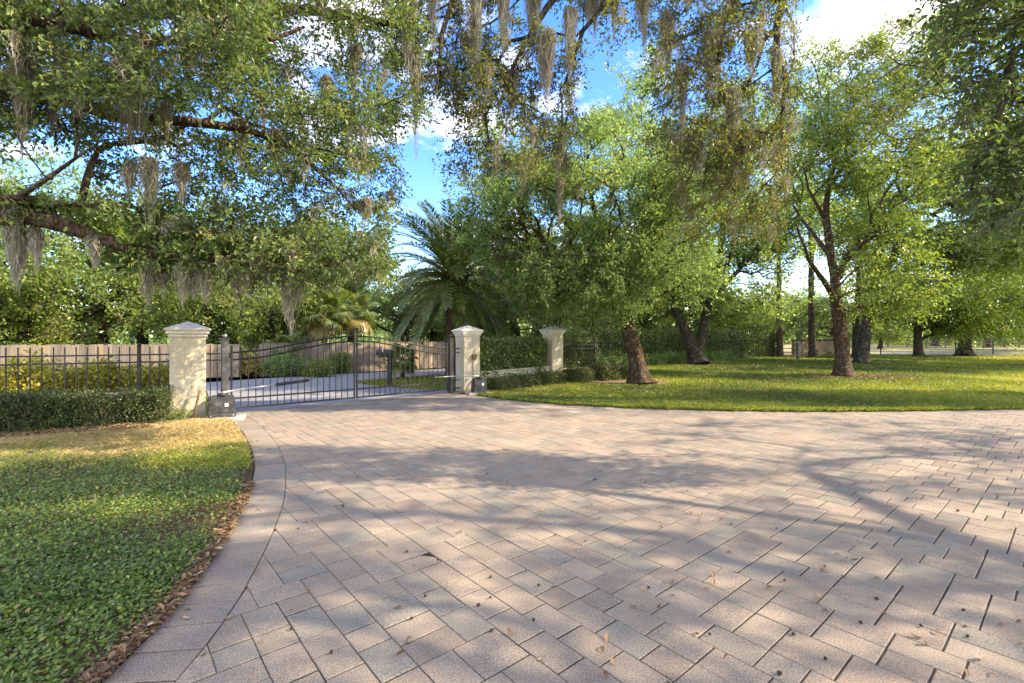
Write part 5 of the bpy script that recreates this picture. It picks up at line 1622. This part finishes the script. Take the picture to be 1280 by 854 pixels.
# right lawn: blades thin out with distance
rng = np.random.default_rng(501)
n = 250000
d = 9.8 * (38 / 9.8) ** rng.uniform(0, 1, n); x = d * rng.uniform(-.12, 1.15, n)
ok = (d > yr(x) - .04) & ~((d > 23.4 + (x - 3.9) * .777 - .25) | ((x < 3.4) & (d - 14.2 > (x + .3) * .98)))
for cx_, cy_, rx_, ry_ in ((13.4, 18.4, 2.0, .8), (4.0, 16.3, 1.4, .9), (10.3, 26.2, 2.1, .9), (20, 36, 3.5, 1.5), (33, 37, 6.3, 1.7)):
    ok &= ((x - cx_) / rx_) ** 2 + ((d - cy_) / ry_) ** 2 + rng.normal(0, .22, n) > 1
xy = np.stack([x, d], 1)[ok]
f = field2(rng, xy, .8)
sc = (xy[:, 1] / 11) ** .8
tone = .46 + .20 * f + .34 * field2(rng, xy, .28) + rng.normal(0, .14, len(xy))
edge = xy[:, 1] - yr(xy[:, 0]) < .35
tone = np.where(edge, tone + .12 * rng.uniform(-.5, 1.5, len(xy)), tone)
blades('lawn_grass', rng, xy, .02, .05 * sc, .008 * sc, M['grass'], tone, .6)
# taller tufts leaning over the paving along the lawn edge
ne = 15000
xe = rng.uniform(-.9, 14, ne); de = yr(xe) + np.abs(rng.normal(0, .07, ne)) - .05 + .03 * np.sin(xe * 9)
blades('edge_grass', rng, np.stack([xe, de], 1), .005, .075, .008, M['grass'], .30 + rng.normal(0, .2, ne), .7)
# verge grass beyond the gate
n = 16000
xy = np.stack([rng.uniform(-6, 1.5, n), rng.uniform(14, 21, n)], 1)
pp = np.array([(-1.3, 14.1), (-1.9, 14.55), G(500, 484), G(455, 479.5), G(440, 476.5), G(470, 473.2), G(560, 468), (1.2, 18.3)])
def inpoly(xy, poly):
    x, y = xy[:, 0], xy[:, 1]; c = np.zeros(len(xy), bool); j = len(poly) - 1
    for i in range(len(poly)):
        xi, yi = poly[i]; xj, yj = poly[j]
        c ^= ((yi > y) != (yj > y)) & (x < (xj - xi) * (y - yi) / (yj - yi + 1e-12) + xi); j = i
    return c
xy = xy[inpoly(xy, pp)]
blades('verge_grass', rng, xy, -.03, .07, .012, M['grass'], .35 + rng.normal(0, .15, len(xy)))
# left: dry turf above, creeping ground cover below
rng = np.random.default_rng(502)
n = 130000
y = rng.uniform(5.6, 9.2, n); x = rng.uniform(-11, -3, n)
lim = xl(y)
ok = (x < lim - .04 - .05 * rng.uniform(0, 1, n)) & (y < 9.0 + .53 * (x + 6.6) - .25) & (y > 6.0 + .25 * rng.normal(0, 1, n) + .18 * np.sin(x * 2.1))
xy = np.stack([x, y], 1)[ok]
gf = field2(rng, xy, 1.3)
green = (6.9 - xy[:, 1]) * .6 + gf * .5 > rng.uniform(-.35, 1.1, len(xy))
blades('dry_grass', rng, xy[~green], .02, .045, .006, M['dry_grass'], .5 + .14 * field2(rng, xy[~green], 2.0) + rng.normal(0, .17, (~green).sum()), .8)
blades('green_grass', rng, xy[green], .02, .055, .006, M['grass'], .5 + rng.normal(0, .16, green.sum()), .7)
n = 330000
y = 1.6 * (6.9 / 1.6) ** rng.uniform(0, 1, n); x = rng.uniform(-9.5, -1.7, n)
dist = xl(y) - x
keep = 1 / (1 + np.exp(-(dist - .10) / .03)) * (1 / (1 + np.exp((y - 6.3 - .3 * np.sin(x * 1.7) - .15 * np.sin(x * 5)) / .30)))
gf = field2(rng, np.stack([x, y], 1), 2.2)
ok = (rng.uniform(0, 1, n) < keep * np.clip(.82 + .3 * gf, .25, 1)) & (x > -1.12 * y - .4)
xy = np.stack([x, y], 1)[ok]; m = len(xy)
hz = .03 + np.abs(rng.normal(0, .022, m)) + .02 * np.clip(field2(rng, xy, 3.5), -1, 1)
pos = np.column_stack([xy, np.maximum(hz, .018)])
ax = norm(rand_dirs(rng, m) * np.array([1, 1, .35]) + np.array([0, 0, .12])); nr = norm(rng.normal(size=(m, 3)) * .45 + np.array([0, 0, 1]))
s = rng.uniform(.6, 1.3, m)
v, q, k = leaf_geo(pos, ax, nr, .027 * s, .0175 * s, False)
tone = np.clip(.42 + .15 * field2(rng, xy, 1.6) + rng.normal(0, .16, m) + np.where(rng.uniform(0, 1, m) < .03, .4, 0), 0, 1)
tag(part('ground_cover', v, q, M['cover_leaf'], None, tone), kind='stuff')
# litter in the soil strip, in the mulch and on the turf
rng = np.random.default_rng(503)
n = 3000
y = 1.7 * (5.2 / 1.7) ** rng.uniform(0, 1, n); x = xl(y) - np.abs(rng.normal(.0, .045, n)) + .01
a1 = np.stack([x, y], 1)
n2 = 5000
t = rng.uniform(0, 4.8, n2); a2 = F0 + fdir * t[:, None] + hn * rng.uniform(.65, 1.15, n2)[:, None] + fdir * .2
n3 = 1500
a3 = np.stack([rng.uniform(-9, -2, n3), rng.uniform(2, 8.6, n3)], 1); a3 = a3[a3[:, 0] < xl(a3[:, 1]) - .05]
n4 = 1800
a4 = np.stack([rng.normal(13.6, 1.3, n4), rng.normal(18.3, .6, n4)], 1)
n5 = 2600
a5 = np.stack([rng.uniform(0, 22, n5), rng.uniform(10.9, 34, n5)], 1); a5 = a5[a5[:, 1] > yr(a5[:, 0]) + .2]
zz = np.concatenate([np.full(len(a1), .022), np.full(len(a2), .04), np.full(len(a3), .07), np.full(len(a4), .045), np.full(len(a5), .06)])
xy = np.concatenate([a1, a2, a3, a4, a5]); m = len(xy)
pos = np.column_stack([xy, zz + rng.uniform(0, .012, m)])
ax = norm(rand_dirs(rng, m) * np.array([1, 1, .2])); nr = norm(rng.normal(size=(m, 3)) * .25 + np.array([0, 0, 1]))
s = rng.uniform(.5, 1.2, m)
big_ = np.concatenate([np.full(len(a1), .05), np.full(len(a2), .07), np.full(len(a3), .045), np.full(len(a4), .09), np.full(len(a5), .08)])
v, q, k = leaf_geo(pos, ax, nr, big_ * s, big_ * .45 * s, True)
tag(part('leaf_litter', v, q, M['litter'], None, np.repeat(np.clip(rng.normal(.45, .25, m), 0, 1), k)), kind='stuff')
# single leaves and acorns on the pavers
rng = np.random.default_rng(504)
protos = []
for i in range(5):
    n1 = 9; t = np.linspace(0, 1, n1); L = .075
    w = .5 * .032 * np.sin(np.pi * t ** .85) ** .8 * (1 + .25 * np.sin(t * 18 + i))
    curl = .018 * np.sin(t * 3 + i); ck = rng.uniform(.2, .9)
    V = np.concatenate([np.stack([(t - .5) * L, w, curl + .012 * ck * w / .016], 1), np.stack([(t - .5) * L, 0 * t, curl], 1), np.stack([(t - .5) * L, -w, curl + .012 * ck * w / .016], 1)])
    Fq = []
    for k in range(n1 - 1):
        Fq += [(k, k + n1, k + 1 + n1, k + 1), (k + n1, k + 2 * n1, k + 1 + 2 * n1, k + 1 + n1)]
    V[:, 2] -= V[:, 2].min()
    me = mesh_np('fallen_leaf', V, Fq, np.full(len(Fq), [.35, .55, .75, .88, .2][i])); me.materials.append(M['litter']); protos.append(me)
cnt = 0
drift = [G(rng.uniform(200, 1250), 530 + 310 * rng.uniform(0, 1) ** .8) for _ in range(13)]
while cnt < 96:
    if rng.uniform() < .55:
        c_ = drift[rng.integers(0, 13)]; x, y = c_[0] + rng.normal(0, .22), c_[1] + rng.normal(0, .16)
    elif rng.uniform() < .4:
        y = rng.uniform(2.3, 8); x = xl(y) + abs(rng.normal(.08, .14))
    else:
        x, y = G(rng.uniform(150, 1275), 520 + 330 * rng.uniform(0, 1) ** .75)
    if x < xl(y) + .05 or y > yr(x) - .05 or np.dot(np.array([x, y]) - GATE_A, gnrm) > -.1: continue
    o = link('fallen_leaf', protos[rng.integers(0, 5)])
    o.location = (x, y, .004); o.rotation_euler = (rng.normal(0, .08), rng.normal(0, .08), rng.uniform(0, 6.28)); sc_ = rng.uniform(.4, .75); o.scale = (sc_,) * 3
    tag(o, 'dry brown oak leaf lying loose on the brick driveway', 'leaf', 'fallen leaves on the pavers'); cnt += 1
mb = MB()
pr = [(0, -.012), (.0075, -.009), (.0095, 0), (.0105, .001), (.0105, .006), (.006, .011), (.0015, .0135), (.001, .02), (0, .02)]
nn = 10; vs = []; fs = []
for r, z in pr:
    for j in range(nn): vs.append((r * math.cos(j * 6.2832 / nn), r * math.sin(j * 6.2832 / nn), z))
for k in range(len(pr) - 1):
    for j in range(nn): fs.append((k * nn + j, k * nn + (j + 1) % nn, (k + 1) * nn + (j + 1) % nn, (k + 1) * nn + j))
mb.add(vs, fs, True)
ac = mb.build('acorn', M['pine_bark']); cnt = 0
while cnt < 34:
    py = 530 + 315 * rng.uniform(0, 1) ** .8; px = rng.uniform(350, 1275)
    x, y = G(px, py)
    if x < xl(y) + .3 or y > yr(x) - .3 or np.dot(np.array([x, y]) - GATE_A, gnrm) > -.3: continue
    if cnt == 0: o = ac
    else: o = ac.copy(); COL.objects.link(o)
    o.location = (x, y, .0115); o.rotation_euler = (1.5, rng.uniform(-.3, .3), rng.uniform(0, 6.28)); sc_ = rng.uniform(.6, 1.0); o.scale = (sc_,) * 3
    tag(o, 'small dark acorn lying on the brick driveway', 'acorn', 'acorns on the pavers'); cnt += 1

# ================================================================== SKY, SUN, CAMERA
SUN_AZ, SUN_EL = -5.0, 34.0        # azimuth from +X towards +Y
w = bpy.data.worlds.new('World'); scene.world = w; w.use_nodes = True
t = w.node_tree; t.nodes.clear()
out = t.nodes.new('ShaderNodeOutputWorld'); bg = t.nodes.new('ShaderNodeBackground')
sky = t.nodes.new('ShaderNodeTexSky'); sky.sky_type = 'NISHITA'; sky.sun_disc = False
sky.sun_elevation = R(SUN_EL); sky.sun_rotation = R(90 - SUN_AZ); sky.ozone_density = 3.5; sky.air_density = 1.0; sky.dust_density = 0.4
hs = N(t, 'ShaderNodeHueSaturation'); hs.inputs['Saturation'].default_value = 1.3; hs.inputs['Hue'].default_value = .515; hs.inputs['Value'].default_value = 1.0
t.links.new(sky.outputs[0], hs.inputs['Color'])
tc = N(t, 'ShaderNodeTexCoord'); sep = N(t, 'ShaderNodeSeparateXYZ'); t.links.new(tc.outputs['Generated'], sep.inputs[0])
mz = N(t, 'ShaderNodeMath', operation='MAXIMUM'); mz.inputs[1].default_value = .03; t.links.new(sep.outputs['Z'], mz.inputs[0])
ad = N(t, 'ShaderNodeMath', operation='ADD'); ad.inputs[1].default_value = .18; t.links.new(mz.outputs[0], ad.inputs[0])
dv = N(t, 'ShaderNodeVectorMath', operation='SCALE'); iv = N(t, 'ShaderNodeMath', operation='DIVIDE'); iv.inputs[0].default_value = 1.0
t.links.new(ad.outputs[0], iv.inputs[1]); t.links.new(tc.outputs['Generated'], dv.inputs[0]); t.links.new(iv.outputs[0], dv.inputs['Scale'])
mp = N(t, 'ShaderNodeMapping'); mp.inputs['Location'].default_value = (3.3, 1.2, .0); t.links.new(dv.outputs[0], mp.inputs['Vector'])
nz = N(t, 'ShaderNodeTexNoise', i_Scale=1.7, i_Detail=9, i_Roughness=.55, i_Distortion=.25); t.links.new(mp.outputs[0], nz.inputs['Vector'])
bk = N(t, 'ShaderNodeMapRange'); bk.inputs['From Min'].default_value = .25; bk.inputs['From Max'].default_value = -.55; bk.inputs['To Min'].default_value = 0.0; bk.inputs['To Max'].default_value = 1.0  # cloud bank added behind the camera, thicker and brighter, as fill light
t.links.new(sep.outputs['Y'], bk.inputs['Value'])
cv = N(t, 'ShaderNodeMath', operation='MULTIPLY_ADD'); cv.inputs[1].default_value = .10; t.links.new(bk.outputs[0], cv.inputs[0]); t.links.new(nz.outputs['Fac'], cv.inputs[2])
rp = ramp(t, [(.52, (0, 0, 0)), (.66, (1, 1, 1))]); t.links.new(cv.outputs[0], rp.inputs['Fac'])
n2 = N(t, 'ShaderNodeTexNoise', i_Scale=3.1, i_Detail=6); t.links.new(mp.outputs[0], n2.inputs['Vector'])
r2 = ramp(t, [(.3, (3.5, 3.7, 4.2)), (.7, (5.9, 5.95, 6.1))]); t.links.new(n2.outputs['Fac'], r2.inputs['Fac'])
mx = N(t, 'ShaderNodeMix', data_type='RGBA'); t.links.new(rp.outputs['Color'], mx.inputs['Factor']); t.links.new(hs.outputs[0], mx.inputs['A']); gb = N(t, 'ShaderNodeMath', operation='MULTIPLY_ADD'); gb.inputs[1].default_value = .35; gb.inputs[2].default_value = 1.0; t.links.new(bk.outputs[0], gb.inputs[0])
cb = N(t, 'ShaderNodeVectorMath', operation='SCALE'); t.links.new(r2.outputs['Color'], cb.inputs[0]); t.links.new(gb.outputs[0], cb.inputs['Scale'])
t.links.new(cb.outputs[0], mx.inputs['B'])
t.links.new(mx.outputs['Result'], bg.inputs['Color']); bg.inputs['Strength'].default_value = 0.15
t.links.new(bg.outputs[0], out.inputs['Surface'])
sl = bpy.data.lights.new('Sun', 'SUN'); sl.energy = 2.9; sl.angle = R(.53); sl.color = (1.0, .90, .74)
so = bpy.data.objects.new('Sun', sl); COL.objects.link(so)
sd = Vector((math.cos(R(SUN_AZ)) * math.cos(R(SUN_EL)), math.sin(R(SUN_AZ)) * math.cos(R(SUN_EL)), math.sin(R(SUN_EL))))
so.rotation_euler = sd.to_track_quat('Z', 'Y').to_euler(); so.location = sd * 60

cam = bpy.data.cameras.new('Camera'); co = bpy.data.objects.new('Camera', cam); COL.objects.link(co)
cam.sensor_width = 36; cam.lens = FPX / 1280 * 36; cam.clip_start = .05; cam.clip_end = 2000
cam.shift_y = -(427 - YH) / 1280
co.location = (0, 0, CAMH); co.rotation_euler = (R(90), 0, 0)
scene.camera = co
vs_ = scene.view_settings; vs_.view_transform = 'Standard'; vs_.look = 'None'; vs_.gamma = 1; vs_.use_curve_mapping = False; vs_.exposure = 2.08; vs_.use_white_balance = True; vs_.white_balance_temperature = 7700; vs_.white_balance_tint = 12
scene.display_settings.display_device = 'sRGB'
cy = scene.cycles
cy.max_bounces = 7; cy.diffuse_bounces = 3; cy.glossy_bounces = 2; cy.transmission_bounces = 4; cy.transparent_max_bounces = 4
cy.use_denoising = True; cy.denoiser = 'OPENIMAGEDENOISE'; cy.denoising_input_passes = 'RGB_ALBEDO_NORMAL'; cy.denoising_prefilter = 'ACCURATE'
